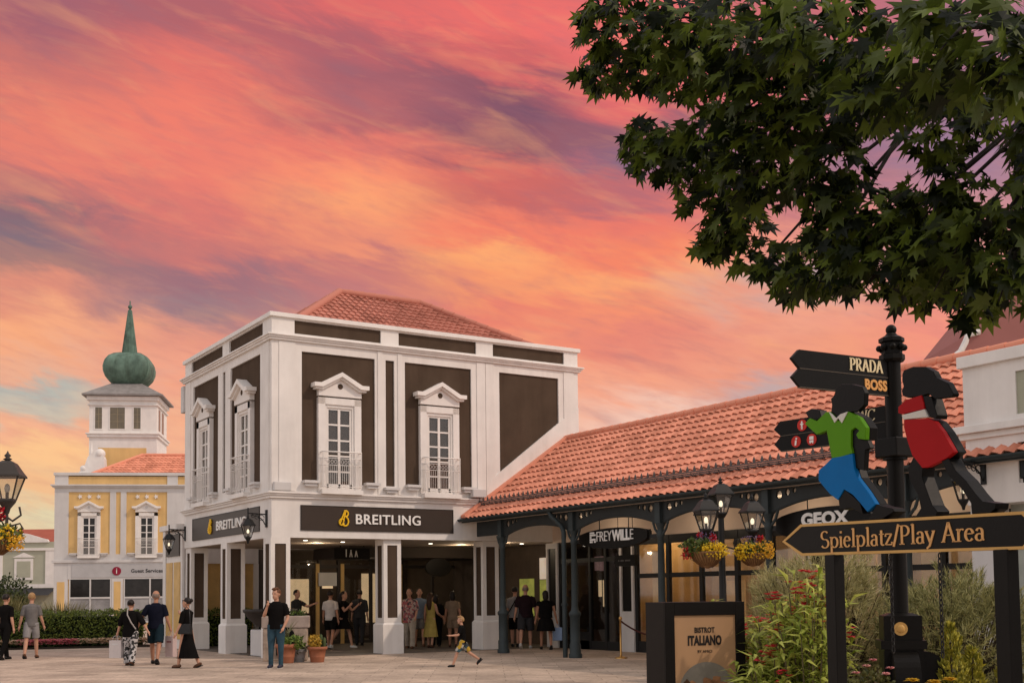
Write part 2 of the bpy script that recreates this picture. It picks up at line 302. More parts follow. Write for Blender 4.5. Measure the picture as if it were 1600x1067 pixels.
def tile_mat(name, c, du=.22, dv=.345):
    mt = bpy.data.materials.new(name); mt.use_nodes = True; t = mt.node_tree; p = t.nodes['Principled BSDF']; p.inputs['Roughness'].default_value = .75; p.inputs['Specular IOR Level'].default_value = .15
    u = t.nodes.new('ShaderNodeUVMap'); s = t.nodes.new('ShaderNodeVectorMath'); s.operation = 'FLOOR'; w = t.nodes.new('ShaderNodeTexWhiteNoise'); w.noise_dimensions = '2D'
    t.links.new(u.outputs[0], s.inputs[0]); t.links.new(s.outputs[0], w.inputs['Vector'])
    n = t.nodes.new('ShaderNodeTexNoise'); n.inputs['Scale'].default_value = .35; n.inputs['Detail'].default_value = 6; t.links.new(u.outputs[0], n.inputs['Vector'])
    a = t.nodes.new('ShaderNodeMath'); a.operation = 'MULTIPLY_ADD'; t.links.new(w.outputs[0], a.inputs[0]); a.inputs[1].default_value = .55; t.links.new(n.outputs[0], a.inputs[2])
    r = t.nodes.new('ShaderNodeValToRGB'); t.links.new(a.outputs[0], r.inputs[0])
    r.color_ramp.elements[0].position = .35; r.color_ramp.elements[1].position = 1.0
    r.color_ramp.elements[0].color = (c[0]*.70, c[1]*.64, c[2]*.60, 1); r.color_ramp.elements[1].color = (*[min(1, v*1.16) for v in c], 1); t.links.new(r.outputs[0], p.inputs['Base Color'])
    return mt
TILE = tile_mat('terracotta_tile', (.63, .255, .165)); TILE2 = tile_mat('old_terracotta_tile', (.42, .16, .115))
def tiles(name, mat, O, A, Bv, Lb, spans, parent, w=.22, row=.345, hgt=.035, step=.035, sub=5):
    """pantile slope: O eave start, A along the eave, Bv up the slope (units), spans(b)->(a0,a1)"""
    O, A, Bv = Vector(O), Vector(A).normalized(), Vector(Bv).normalized(); Nn = A.cross(Bv); Nn = -Nn if Nn.z < 0 else Nn
    v, f, uvs = [], [], []; nr = int(math.ceil(Lb/row-1e-6))
    for i in range(nr):
        b0, b1 = i*row, min((i+1)*row+.03, Lb); lo, hi = spans(b0), spans(b1)
        n = max(2, int(round((max(lo[1], hi[1])-min(lo[0], hi[0]))/w*sub)))
        base = len(v)
        for j in range(n+1):
            k = j/n
            for q, (b, sp, lift) in enumerate(((b0, lo, step-.028), (b0, lo, step), (b1, hi, .004))):
                a = sp[0]+(sp[1]-sp[0])*k; ph = (a/w) % 1
                h = hgt*(math.sin(2*math.pi*ph)+.35*math.sin(4*math.pi*ph+.6))*.62 + hgt*.5
                v.append(O+A*a+Bv*(b if q else b+.012)+Nn*(h+lift)); uvs.append((a/w, i+.5))
        for j in range(n):
            a = base+3*j; f += [(a, a+3, a+4, a+1), (a+1, a+4, a+5, a+2)]
    me = bpy.data.meshes.new(name); me.from_pydata(v, [], f); ul = me.uv_layers.new(name='UVMap')
    for lp in me.loops: ul.data[lp.index].uv = uvs[lp.vertex_index]
    return put(name, me, mat, parent)
def ridge(name, mat, pts, parent, r=.10, seg=.38):
    mb = MB()
    for a, b in zip(pts, pts[1:]):
        a, b = Vector(a), Vector(b); n = max(1, int((b-a).length/seg))
        for i in range(n):
            p, q = a.lerp(b, i/n), a.lerp(b, (i+1.08)/n); mb.tube([p, q], [r*.92, r*1.08], 10)
    o = mb.build(name, mat, parent)
    return o
# ------------------------------------------------------------------ ground
def paving():
    mt = bpy.data.materials.new('stone_paving'); mt.use_nodes = True; t = mt.node_tree; p = t.nodes['Principled BSDF']; p.inputs['Roughness'].default_value = .72; p.inputs['Specular IOR Level'].default_value = .3
    x = t.nodes.new('ShaderNodeTexCoord'); mp = t.nodes.new('ShaderNodeMapping'); t.links.new(x.outputs['Object'], mp.inputs[0]); mp.inputs['Rotation'].default_value = (0, 0, R(31))
    b = t.nodes.new('ShaderNodeTexBrick'); t.links.new(mp.outputs[0], b.inputs[0]); b.inputs['Scale'].default_value = 1; b.inputs['Brick Width'].default_value = .9; b.inputs['Row Height'].default_value = .45; b.inputs['Mortar Size'].default_value = .010; b.inputs['Mortar Smooth'].default_value = .3; b.offset = .37
    b.inputs['Color1'].default_value = (.60, .475, .375, 1); b.inputs['Color2'].default_value = (.47, .37, .295, 1); b.inputs['Mortar'].default_value = (.31, .24, .19, 1); b.inputs['Bias'].default_value = -.1
    n = t.nodes.new('ShaderNodeTexNoise'); n.inputs['Scale'].default_value = .55; n.inputs['Detail'].default_value = 9; n.inputs['Roughness'].default_value = .7; t.links.new(x.outputs['Object'], n.inputs['Vector'])
    r = t.nodes.new('ShaderNodeValToRGB'); t.links.new(n.outputs[0], r.inputs[0]); r.color_ramp.elements[0].position = .32; r.color_ramp.elements[0].color = (.52, .50, .48, 1); r.color_ramp.elements[1].position = .68; r.color_ramp.elements[1].color = (1.15, 1.12, 1.1, 1)
    m_ = t.nodes.new('ShaderNodeMix'); m_.data_type = 'RGBA'; m_.blend_type = 'MULTIPLY'; m_.inputs[0].default_value = 1; t.links.new(b.outputs[0], m_.inputs[6]); t.links.new(r.outputs[0], m_.inputs[7])
    n2 = t.nodes.new('ShaderNodeTexNoise'); n2.inputs['Scale'].default_value = 14; n2.inputs['Detail'].default_value = 5; t.links.new(x.outputs['Object'], n2.inputs['Vector'])
    r2 = t.nodes.new('ShaderNodeValToRGB'); t.links.new(n2.outputs[0], r2.inputs[0]); r2.color_ramp.elements[0].position = .38; r2.color_ramp.elements[0].color = (.8, .8, .8, 1); r2.color_ramp.elements[1].position = .6
    m2 = t.nodes.new('ShaderNodeMix'); m2.data_type = 'RGBA'; m2.blend_type = 'MULTIPLY'; m2.inputs[0].default_value = 1; t.links.new(m_.outputs[2], m2.inputs[6]); t.links.new(r2.outputs[0], m2.inputs[7]); t.links.new(m2.outputs[2], p.inputs['Base Color'])
    bp = t.nodes.new('ShaderNodeBump'); bp.inputs['Strength'].default_value = .3; bp.inputs['Distance'].default_value = .01; t.links.new(b.outputs['Fac'], bp.inputs['Height']); bp.invert = True; t.links.new(bp.outputs[0], p.inputs['Normal'])
    return mt
g = MB(); g.add([(-400, -300, 0), (500, -300, 0), (500, 600, 0), (-400, 600, 0)], [(0, 1, 2, 3)]); tag(g.build('ground', paving()), kind='structure')

# ------------------------------------------------------------------ window of the upper storeys (origin: sill centre, faces -Y)
def window_meshes():
    fr = MB()
    for a, b in ((-.63, -.43), (.43, .63)): fr.box(a, b, -.07, .05, .0, 2.56)
    fr.box(-.63, .63, -.07, .05, 2.38, 2.56); fr.box(-.43, .43, -.05, .05, 0, .12)
    for a, b in ((-.43, -.37), (.37, .43)): fr.box(a, b, -.03, .08, .12, 2.38)
    fr.box(-.37, .37, -.03, .08, 2.30, 2.38)
    sash = MB()
    for a, b in ((-.37, -.31), (-.035, .035), (.31, .37)): sash.box(a, b, .0, .05, .12, 2.30)
    for k in range(6): z = .12+k*.424; sash.box(-.31, -.035, .005, .045, z, z+.045); sash.box(.035, .31, .005, .045, z, z+.045)
    sash.box(-.31, -.035, .003, .047, 2.24, 2.30); sash.box(.035, .31, .003, .047, 2.24, 2.30)
    pane = MB(); pane.box(-.33, .33, .03, .035, .14, 2.28)
    cur = MB(); n = 40; vs = []
    for j in range(n+1):
        x = -.33+.66*j/n; y = .07+.012*math.sin(j*1.9)
        vs += [(x, y, .6 if abs(x) < .12 else .14), (x, y, 2.28)]
    cur.add(vs, [(2*j, 2*j+2, 2*j+3, 2*j+1) for j in range(n) if not (.02 < -.33+.66*j/n < .10)], 0, True)
    pd = MB(); f_ = lambda a, b, d: (a, d, b)
    pd.prism([(-.63, 2.60), (.63, 2.60), (.63, 2.80), (.50, 2.84), (0, 3.12), (-.50, 2.84), (-.63, 2.80)], f_, -.09, .05)
    for s in (-1, 1):
        pd.prism([(s*.80, 2.82), (s*.80, 2.93), (s*.60, 2.93), (0, 3.25), (0, 3.13), (s*.56, 2.82)][::s], f_, -.24, .05)
        pd.prism([(s*.74, 2.76), (s*.74, 2.82), (s*.56, 2.82), (0, 3.13), (0, 3.07), (s*.54, 2.76)][::s], f_, -.17, .05)
    oc = MB(); oc.tube([(0, -.092, 2.88), (0, -.10, 2.88)], .075, 20)
    rl = MB()
    for z, r in ((1.08, .019), (.90, .010), (.72, .010), (.14, .011)):
        rl.tube([(-.56, .0, z), (-.56, -.22, z), (.56, -.22, z), (.56, 0, z)], r, 6)
    for k in range(19):
        x = -.54+k*.06; rl.tube([(x, -.22, .14), (x, -.22, .72)], .0055, 5)
    for k in range(11):
        x = -.5+k*.1; rl.tube([(x+.035*math.cos(t), -.22, .81+.05*math.sin(t)) for t in [i*math.pi/4 for i in range(9)]], .006, 4)
    for s in (-1, 1):
        for k in range(5): rl.tube([(s*.56, -.04-.04*k, .14), (s*.56, -.04-.04*k, .9)], .0055, 5)
        rl.tube([(s*.56, -.22, .1), (s*.56, -.22, 1.10)], .013, 6)
    sl_ = MB(); sl_.box(-.60, .60, -.25, .04, -.06, .06)
    return dict(frame=fr.mesh('frame'), sash=sash.mesh('sash'), pane=pane.mesh('pane'), curtain=cur.mesh('curtain'), pediment=pd.mesh('pediment'), roundel=oc.mesh('roundel'), balcony_railing=rl.mesh('balcony_railing'), sill=sl_.mesh('sill'))
WM = window_meshes()
for k, mt in dict(frame=WHITE2, sash=WHITE2, pane=GLA, curtain=CURT, pediment=WHITE2, roundel=BROWN, balcony_railing=WHITE2, sill=WHITE2).items(): WM[k].materials.append(mt)
WM['dark_pane'] = WM['pane'].copy(); WM['dark_pane'].materials[0] = PANE; WM['dark_roundel'] = WM['roundel'].copy(); WM['dark_roundel'].materials[0] = GREYW
def window(parent, loc, rz, dark=False):
    w = bpy.data.objects.new('window', WM['frame']); col.objects.link(w); w.parent = parent; w.location = loc; w.rotation_euler.z = rz
    for k in ('sash', 'pane', 'curtain', 'pediment', 'roundel', 'balcony_railing', 'sill'):
        if dark and k == 'curtain': continue
        o = bpy.data.objects.new(k, WM['dark_'+k] if dark and 'dark_'+k in WM else WM[k]); col.objects.link(o); o.parent = w
    return w
bk = MB(); bk.box(-.22, .22, -.20, .0, -.04, .03); bk.box(-.16, .16, -.15, 0, -.12, -.04); LEDGE = bk.mesh('ledge_bracket'); LEDGE.materials.append(GREYW)
def ledge(parent, loc, rz): o = bpy.data.objects.new('ledge_bracket', LEDGE); col.objects.link(o); o.parent = parent; o.location = loc; o.rotation_euler.z = rz

def boxes(name, mat, parent, lst, bevel=0):
    for q in lst: b = MB(); b.box(*q); b.build(name, mat, parent, bevel=bevel)
SPM = {}
def spots(parent, lst, r=.06):
    if r not in SPM: b = MB(); b.tube([(0, 0, .012), (0, 0, 0)], r, 10); SPM[r] = b.mesh('downlight'); SPM[r].materials.append(SPOT)
    for p in lst: o = bpy.data.objects.new('downlight', SPM[r]); col.objects.link(o); o.parent = parent; o.location = p
# ------------------------------------------------------------------ corner building
B1 = thing('corner_building', 'two storey brown building with white pilasters, corner columns and a tiled hipped roof', 'building', (0, 0, 0))
LX, LY = 9.9, 7.66
# each facade is drawn in (s, z) and placed by a transform: s along the facade, d outwards
def facR(s, d, z): return (s, -d, z)
def facL(s, d, z): return (-d, s, z)
def fbox(mb, fac, s0, s1, d0, d1, z0, z1, m=0):
    p, q = fac(s0, d0, z0), fac(s1, d1, z1); return mb.box(min(p[0], q[0]), max(p[0], q[0]), min(p[1], q[1]), max(p[1], q[1]), z0, z1, m)
core = MB(); core.box(.05, LX-.05, .05, LY-.05, 4.3, 8.98); core.build('wall', BROWN, B1, bevel=0)
tr = MB()
RP = [(.0, .845), (3.0, 3.33), (3.6, 3.93), (6.09, 7.05), (9.17, LX)]; RW = [(.845, 3.0), (3.33, 3.6), (3.93, 6.09), (7.05, 9.17)]
LP = [(.05, .86), (3.29, 3.75), (3.97, 4.39), (6.80, LY)]; LW = [(.86, 3.29), (3.75, 3.97), (4.39, 6.80)]
for fac, P, Wd in ((facR, RP, RW), (facL, LP, LW)):
    for a, b in P: fbox(tr, fac, a, b, -.05, 0, 4.37, 8.40)
    for a, b in Wd: fbox(tr, fac, a, b, -.05, 0, 8.16, 8.40); fbox(tr, fac, a, b, -.05, 0, 4.37, 4.63)
for a, b in ((.20, .66), (3.08, 3.22), (3.70, 3.84), (6.27, 6.555), (6.575, 6.86), (9.36, 9.74)): fbox(tr, facR, a, b, 0, .022, 4.40, 8.39)
for a, b in ((.16, .60), (7.05, 7.5)): fbox(tr, facL, a, b, 0, .022, 4.40, 8.39)
tr.prism([(6.60, 4.50), (6.88, 4.60), (9.3, 6.2), (LX-.005, 6.55), (LX-.005, 7.30), (9.17, 6.80), (7.05, 5.20), (6.7, 4.93)], lambda a, b, d: (a, -d, b), -.04, .026)
tr.build('pilaster_trim', WHITE, B1)
par = MB()
for fac, segs, full in ((facR, [(.64, 3.19), (3.74, 6.27), (6.84, 9.39)], (0, LX)), (facL, [(.67, 3.42), (4.0, 7.0)], (.05, LY))):
    e = full[0]
    for a, b in segs+[(full[1], full[1])]:
        if a > e: fbox(par, fac, e, a, -.05, .0, 8.55, 9.02)
        if b > a: fbox(par, fac, a, b, -.05, 0, 8.98, 9.02); fbox(par, fac, a, b, -.05, 0, 8.55, 8.62)
        e = b
par.build('parapet', WHITE, B1)
def ring(mb, d, z0, z1, m=0):
    mb.box(-d, LX+d, -d, .15, z0, z1, m); mb.box(-d, .15, .15, LY+d, z0, z1, m); mb.box(LX-.15, LX+d, .15, LY+d, z0, z1, m); mb.box(.15, LX-.15, LY-.15, LY+d, z0, z1, m)
cp = MB(); ring(cp, .07, 9.02, 9.135); cp.build('parapet_coping', WHITE2, B1, bevel=.008)
cn = MB(); ring(cn, .07, 8.402, 8.46); ring(cn, .11, 8.46, 8.51); ring(cn, .15, 8.51, 8.55); cn.build('upper_cornice', WHITE2, B1, bevel=.006)
lc = MB(); ring(lc, .06, 4.20, 4.27); ring(lc, .10, 4.27, 4.32); ring(lc, .14, 4.32, 4.372); lc.build('lower_cornice', WHITE2, B1, bevel=.006)
fa = MB(); ring(fa, .0, 3.164, 4.20); fa.box(.15, LX-.15, .15, LY-.15, 3.30, 3.36); fa.build('fascia', WHITE, B1)
ce = MB(); ce.box(.15, LX-.15, .15, LY-.15, 3.18, 3.30); ce.build('arcade_ceiling', M('arcade_ceiling', (.42, .34, .28), .8), B1)
# roof
e0, e1, f0, f1, zr, ze = .95, 9.15, .75, 6.91, 10.93, 9.10; rx0, rx1, ym = 3.63, 6.42, 3.83
core2 = MB(); core2.box(.1, LX-.1, .1, LY-.1, 8.98, 9.0); core2.build('roof_deck', GREYW, B1)
def hipspan(Lb, L_, i0, i1): return lambda b: (i0*b/Lb, L_-i1*b/Lb)
sl1 = Vector((0, ym-f0, zr-ze)); tiles('roof', TILE2, (e0, f0, ze), (1, 0, 0), sl1, sl1.length, hipspan(sl1.length, e1-e0, rx0-e0, e1-rx1), B1, .21, .33)
sl2 = Vector((rx0-e0, 0, zr-ze)); tiles('roof', TILE2, (e0, f1, ze), (0, -1, 0), sl2, sl2.length, hipspan(sl2.length, f1-f0, f1-ym, ym-f0), B1, .21, .33)
bk_ = MB(); bk_.add([(e1, f0, ze), (e1, f1, ze), (e0, f1, ze), (rx1, ym, zr), (rx0, ym, zr)], [(0, 1, 3), (1, 2, 4, 3)]); bk_.build('roof', TILE2, B1)
ridge('ridge_tiles', TILE2, [(e0, f0, ze+.05), (rx0, ym, zr+.06), (rx1, ym, zr+.06), (e1, f0, ze+.05)], B1, .11)
ridge('ridge_tiles', TILE2, [(e0, f1, ze+.05), (rx0, ym, zr+.05)], B1, .11)
for s in (1.922, 5.01): window(B1, (s, 0, 4.40), 0)
for s in (2.075, 5.595): window(B1, (0, s, 4.40), -math.pi/2)
for s in (1.07, 2.86, 4.13, 5.92): ledge(B1, (s, .0, 4.66), 0)
for s in (1.06, 3.08, 4.58, 6.6): ledge(B1, (0, s, 4.66), -math.pi/2)
for s in (3.465, ): ledge(B1, (s, .03, 4.56), 0)
boxes('floodlight', GREYW, B1, [(.02, .50, -.14, -.03, 4.385, 4.62), (5.98, 6.42, -.26, -.03, 4.40, 4.64), (-.06, .20, 7.67, 7.95, 7.5, 8.35)], .02)
# signs
def logoB(h):                                                        # looped script letter
    pts = [(.10, .02), (.02, .16), (.10, .30), (.34, .62), (.52, .95), (.46, 1.06), (.34, .92), (.30, .6), (.34, .15)]
    return pts
def breitling(parent, fac_rz, org, sx=1.0):
    sb = MB(); sb.box(0, 4.60 if not fac_rz else 5.87, -.02, .03, 0, .635)
    o = sb.build('sign_board', SIGNBR, parent, org, fac_rz)
    ln_ = 4.6 if not fac_rz else 5.87
    ed = MB(); ed.box(-.02, ln_+.02, -.03, .02, -.02, 0); ed.box(-.02, ln_+.02, -.03, .02, .635, .655); ed.box(-.02, 0, -.03, .02, 0, .635); ed.box(ln_, ln_+.02, -.03, .02, 0, .635); ed.build('sign_frame', M('sign_frame', (.035, .028, .024), .5), o)
    if not fac_rz: tx, lx, wd_ = 2.56, 1.06, 1.985
    else: tx, lx, wd_ = 3.62, 1.62, 2.53
    me = text_mesh('BREITLING', .385, .03, 1, 1.06, .005); xs = [v.co.x for v in me.vertices]; ys = [v.co.y for v in me.vertices]; kx = wd_/(max(xs)-min(xs)); ky = .275/(max(ys)-min(ys)); me.transform(Matrix.Diagonal((kx, ky, 1, 1)) @ Matrix.Translation((-(max(xs)+min(xs))/2, -(max(ys)+min(ys))/2, 0)))
    me = upright(me, Vector((tx, -.035, .315)), 0); put('lettering', me, LETW, o)
    lm = MB(); s = .44
    def stroke(p, r): lm.tube([(lx+x*s, -.045-.012*(i % 2), .10+y*s) for i, (x, y) in enumerate(p)], r, 6)
    stroke(arc(.20, .28, .17, .20, 20, 330, 14), .020); stroke(ln((.06, .12), (.22, .55), (.42, .98)), .022); stroke(arc(.45, .80, .17, .18, 120, -110, 12), .024); stroke(arc(.42, .32, .22, .28, 80, -150, 14), .024); stroke(ln((.50, 1.0), (.36, .6), (.28, .1)), .020)
    lm.build('logo', YEL, o)
    return o
breitling(B1, 0, (.825, 0, 3.38)); breitling(B1, -math.pi/2, (0, 6.745, 3.38))
# columns
def column_meshes():
    b = MB(); b.frus(0, 0, 0, .80, .315, .315, .315, .315); b.frus(0, 0, .80, .87, .315, .315, .26, .26)
    sh = MB(); sh.box(-.24, .24, -.24, .24, .87, 3.10)
    for s in (-1, 1):
        for t in (-1, 1):
            sh.box(min(s*.27, s*.155), max(s*.27, s*.155), min(t*.27, t*.155), max(t*.27, t*.155), .87, 3.164)
    for (z0, z1) in ((.87, .99), (3.0, 3.164)):
        for s in (-1, 1): sh.box(-.155, .155, min(s*.24, s*.27), max(s*.24, s*.27), z0, z1); sh.box(min(s*.24, s*.27), max(s*.24, s*.27), -.155, .155, z0, z1)
    cpt = MB()
    for s in (-1, 1):
        cpt.box(-.155, .155, min(s*.2402, s*.246), max(s*.2402, s*.246), .99, 3.0); cpt.box(min(s*.2402, s*.246), max(s*.2402, s*.246), -.155, .155, .99, 3.0)
    return b.mesh('column_base'), sh.mesh('column'), cpt.mesh('column_panel')
cbm, csm, cpm = column_meshes(); cbm.materials.append(WHITE); csm.materials.append(WHITE); cpm.materials.append(BROWN)
for x, y in ((.25, .27), (3.56, .37), (6.80, .44), (9.55, .30), (.27, 3.83), (.30, 7.35)):
    c_ = bpy.data.objects.new('column', csm); col.objects.link(c_); c_.parent = B1; c_.location = (x, y, 0)
    for nme, me in (('column_base', cbm), ('column_panel', cpm)): o = bpy.data.objects.new(nme, me); col.objects.link(o); o.parent = c_
# arcade interior
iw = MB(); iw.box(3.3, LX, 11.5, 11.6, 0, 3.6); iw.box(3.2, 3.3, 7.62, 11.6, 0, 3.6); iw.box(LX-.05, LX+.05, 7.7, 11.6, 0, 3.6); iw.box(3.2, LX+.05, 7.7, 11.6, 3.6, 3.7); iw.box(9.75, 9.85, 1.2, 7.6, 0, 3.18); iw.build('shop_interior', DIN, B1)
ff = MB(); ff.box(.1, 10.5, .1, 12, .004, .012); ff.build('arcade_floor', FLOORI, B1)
mu = MB()
for x in (3.35, 4.55, 5.25, 6.45, 7.65, 8.85, 9.80): mu.box(x-.045, x+.045, 7.55, 7.68, 0, 3.18)
mu.box(3.3, LX, 7.56, 7.67, 2.55, 2.66); mu.box(3.3, LX, 7.56, 7.67, 0, .12)
boxes('door_jamb', AMBER, B1, [(x-.06, x+.06, 7.49, 7.548, 0, 2.7) for x in (4.45, 5.35, 7.55)])
mu.build('shop_front', M('shop_mullion', (.05, .04, .034), .5), B1);
boxes('pane', GLA, B1, [(3.3, 4.5, 7.60, 7.61, .1, 3.1), (5.3, 7.6, 7.60, 7.61, .1, 3.1), (7.7, LX, 7.60, 7.61, .1, 3.1)])
bu = MB(); bu.box(4.3, 9.7, 4.6, 7.5, 2.82, 3.17); bu.build('bulkhead', M('bulkhead', (.055, .043, .036), .8), B1)
boxes('glow_panel', DAYGLOW, B1, [(x0, x1, 11.42, 11.49, z0, z1) for x0, x1, z0, z1 in ((4.15, 4.5, .1, 2.3), (5.0, 5.75, 1.0, 2.25), (7.9, 8.9, .6, 2.45), (9.2, 9.5, .1, 2.6), (6.3, 6.7, 1.9, 2.3))])  # glowing panels stand in for daylight openings on the far side
w_ = MB(); w_.box(4.45, 5.1, 7.40, 7.44, 1.95, 2.4); w_.build('notice', GREYW, B1)
ov = MB(); ov.tube([(7.35, 4.45, 2.50), (7.35, 4.37, 2.50)], 1, 28); 
for i, v in enumerate(ov.v): ov.v[i] = (7.35+(v[0]-7.35)*.47, v[1], 2.5+(v[2]-2.5)*.30)
tag(ov.build('oval_sign', BLACK), 'plain black oval board hanging inside the arcade above the yellow dress', 'shop sign'); hs = MB(); hs.box(3.7, 4.9, 4.40, 4.44, 2.75, 3.1); hs.box(3.9, 3.92, 4.41, 4.43, 3.1, 3.19); hs.box(4.7, 4.72, 4.41, 4.43, 3.1, 3.19); o = tag(hs.build('hanging_board', BLACK), 'black board with faint slanted letters hanging under the arcade ceiling', 'shop sign'); 
lt = MB()
for k, (a, s_, h_) in enumerate(((0, 0, .24), (.12, .05, .22), (.20, -.05, .22), (.30, .04, .20), (.38, -.04, .18))): lt.prism([(4.08+a, 2.82), (4.11+a, 2.82), (4.11+a+s_, 2.82+h_), (4.08+a+s_, 2.82+h_)], lambda p, q_, d: (p, d, q_), 4.39-.001*k, 4.398)
lt.build('lettering', GREYW, o)
spots(B1, [(x, y, 3.166) for x, y in ((1.6, 1.6), (3.0, 2.2), (6.0, 2.4), (7.9, 2.6), (8.8, 1.6), (2.0, 4.2))]+[(x, y, 3.585) for x, y in ((5.4, 9.3), (7.4, 9.2), (4.2, 9))])

boxes('glow_patch', M('green_doorway_glow', (.34, .36, .08), .6, .5, 3.0, emit=.35), B1, [(9.72, 9.745, 1.25, 2.0, .9, 2.05), (9.72, 9.745, 2.35, 3.2, .9, 2.1)])  # green glow added in place of the view through a far doorway
boxes('glow_patch', M('pale_doorway_glow', (.85, .72, .60), .6, .25, 2.0, emit=.40), B1, [(9.72, 9.745, 1.25, 2.0, 2.07, 2.75)])  # white glow, upper part of the same stand-in doorway view
# ------------------------------------------------------------------ shop behind, seen through the arcade and past the left corner
B2 = thing('rear_shop', 'low shop with amber window panels in white frames seen through the left arcade', 'shop', (0, 9.6, 0))
rs = MB(); rs.box(-.05, 3.15, .0, .3, 2.75, 3.9); rs.box(-.05, 3.15, .0, .3, 0, .25)
for x in (-.05, .55, 1.15, 1.85, 2.5, 3.0): rs.box(x, x+.15, -.03, .3, .25, 2.75)
rs.box(-.25, .2, -1.9, .0, 3.78, 3.95); rs.build('wall', WHITE, B2)
ra = MB(); ra.box(.1, 3.0, .12, .2, .25, 2.75); ra.build('window_panel', AMBER, B2)
rb = MB(); rb.box(-.02, .06, -1.78, -.05, .0, 3.75); rb.build('side_wall', WHITE, B2)
rg = MB(); rg.box(-.06, -.02, -1.55, -.12, 2.95, 3.65); o = rg.build('sign_board', SIGNBR, B2)
boxes('window_panel', AMBER, B2, [(-.05, -.022, -1.6, -.95, .3, 2.75), (-.05, -.022, -.75, -.1, .3, 2.75)])

# ------------------------------------------------------------------ arcade wing
B3 = thing('arcade_wing', 'long arcade with an orange pantile roof on dark iron columns and arched trusses', 'building', (6, 0, 0))
def W3(x, y, z): return (x-6, y, z)
YE = -30.0
e = Vector((3.66, 0, 2.52)); Ls = e.length
tiles('roof', TILE, W3(5.74, -.02, 3.74), (0, -1, 0), e, Ls, lambda b: (0, 30.0), B3, .235, .345, .046, .052, 6)
ridge('ridge_tiles', TILE, [W3(9.4, .0, 6.33), W3(9.4, YE, 6.33)], B3, .10, .4)
bar = MB(); bar.prism([(5.70, 3.80), (9.4, 6.34), (9.4, 6.42), (5.70, 3.88)], lambda a, b, d: W3(a, d, b), -.24, -.012); bar.build('verge_tiles', TILE, B3)
bk2 = MB(); bk2.add([W3(9.4, 0, 6.3), W3(9.4, YE, 6.3), W3(13, YE, 3.8), W3(13, 0, 3.8)], [(0, 1, 2, 3)]); bk2.build('roof', TILE2, B3)
gu = MB(); n = 9
prof = [(-.075*math.cos(i*math.pi/8), -.075*math.sin(i*math.pi/8)) for i in range(9)]
gu.prism([(5.66+a, 3.76+b) for a, b in prof]+[(5.66+a*.88, 3.76+b*.88) for a, b in prof[::-1]], lambda a, b, d: W3(a, d, b), YE, .04)
gu.box(*sorted((5.73-6, 5.77-6)), YE, .0, 3.66, 3.78); gu.build('gutter', IRON, B3)
sg = MB(); q = e.normalized(); nn = Vector((-q.z, 0, q.x)); base = Vector((5.74, 0, 3.74))+q*.66+nn*.06
for k in range(100):
    y = -.15-k*.30; p = base+Vector((0, y, 0)); sg.tube([W3(*(p)), W3(*(p+nn*.10))], .012, 5); 
for h in (.02, .06, .10): a = base+Vector((0, 0, h)); sg.box(a.x-6-.012, a.x-6+.012, YE, -.1, a.z, a.z+.030)
for k in range(127):
    y = -.12-k*.235; a = base+Vector((0, y, .12)); sg.add([W3(a.x, y-.03, a.z), W3(a.x, y+.03, a.z), W3(a.x, y+.045, a.z+.05), W3(a.x, y, a.z+.13), W3(a.x, y-.045, a.z+.05), W3(a.x+.012, y-.03, a.z), W3(a.x+.012, y+.03, a.z), W3(a.x+.012, y+.045, a.z+.05), W3(a.x+.012, y, a.z+.13), W3(a.x+.012, y-.045, a.z+.05)], [(0, 1, 2, 3, 4), (9, 8, 7, 6, 5), (2, 7, 8, 3), (3, 8, 9, 4)])
sg.build('snow_guard', M('snow_guard', (.10, .085, .08), .5), B3)
# trusses and columns
YC = [-1.78, -5.20, -8.62, -12.04, -15.46, -18.88]
def truss(y0, y1):
    Ln = y1-y0; zt, zj, za = 3.66, 3.17, 3.43
    half = [(.05, zj)]+[(.05+.55*(1-math.cos(t))+.0, zj+(za-zj-.04)*math.sin(t)) for t in [i*math.pi/20 for i in range(1, 10)]]
    arcp = [(.06+(Ln/2-.06)*k, zj+(za-zj)*(1-(1-k)**2.2)) for k in [i/14 for i in range(15)]]
    outer = [(0, zt), (0, zj)]+arcp+[(Ln-a, b) for a, b in arcp[::-1][1:]]+[(Ln, zj), (Ln, zt)]
    holes = []
    for a, b, r in ((.33, 3.53, .085), (.56, 3.565, .066), (.75, 3.585, .05)): holes += [circ(a, b, r, 16), circ(Ln-a, b, r, 16)]
    me = curve_mesh([outer]+holes, .05); me.transform(Matrix.Translation((0, y1, 0)) @ Matrix.Rotation(-math.pi/2, 4, 'Z') @ Matrix.Rotation(math.pi/2, 4, 'X'))
    o = put('arched_truss', me, DARKIRON, B3)
    r_ = MB(); r_.tube([(0, y1-a, b-.012) for a, b in arcp+[(Ln-a, b) for a, b in arcp[::-1][1:]]], .022, 5); r_.build('arch_rib', DARKIRON, o)
DARKIRON = M('dark_iron', (.022, .026, .026), .5, .1, 4)
for a, b in zip(YC, YC[1:]): truss(b, a)
fb = MB(); fb.box(-.03, .03, -1.78, -.45, 3.25, 3.66); fb.build('end_beam', DARKIRON, B3)
cm = MB()
cm.lathe([(.17, 0), (.17, .10), (.145, .12), (.145, .34), (.125, .36), (.125, 1.02), (.155, 1.06), (.155, 1.12), (.10, 1.18), (.085, 1.3), (.072, 2.85), (.10, 2.9), (.075, 2.95), (.075, 3.05), (.12, 3.17)], n=16)
cm.box(-.10, .10, -.09, .09, 3.17, 3.66)
for s in (-1, 1): cm.tube([(0, s*.07, 2.92), (0, s*.20, 3.05), (0, s*.27, 3.22)], .03, 6)
cmm = cm.mesh('iron_column'); cmm.materials.append(IRON)
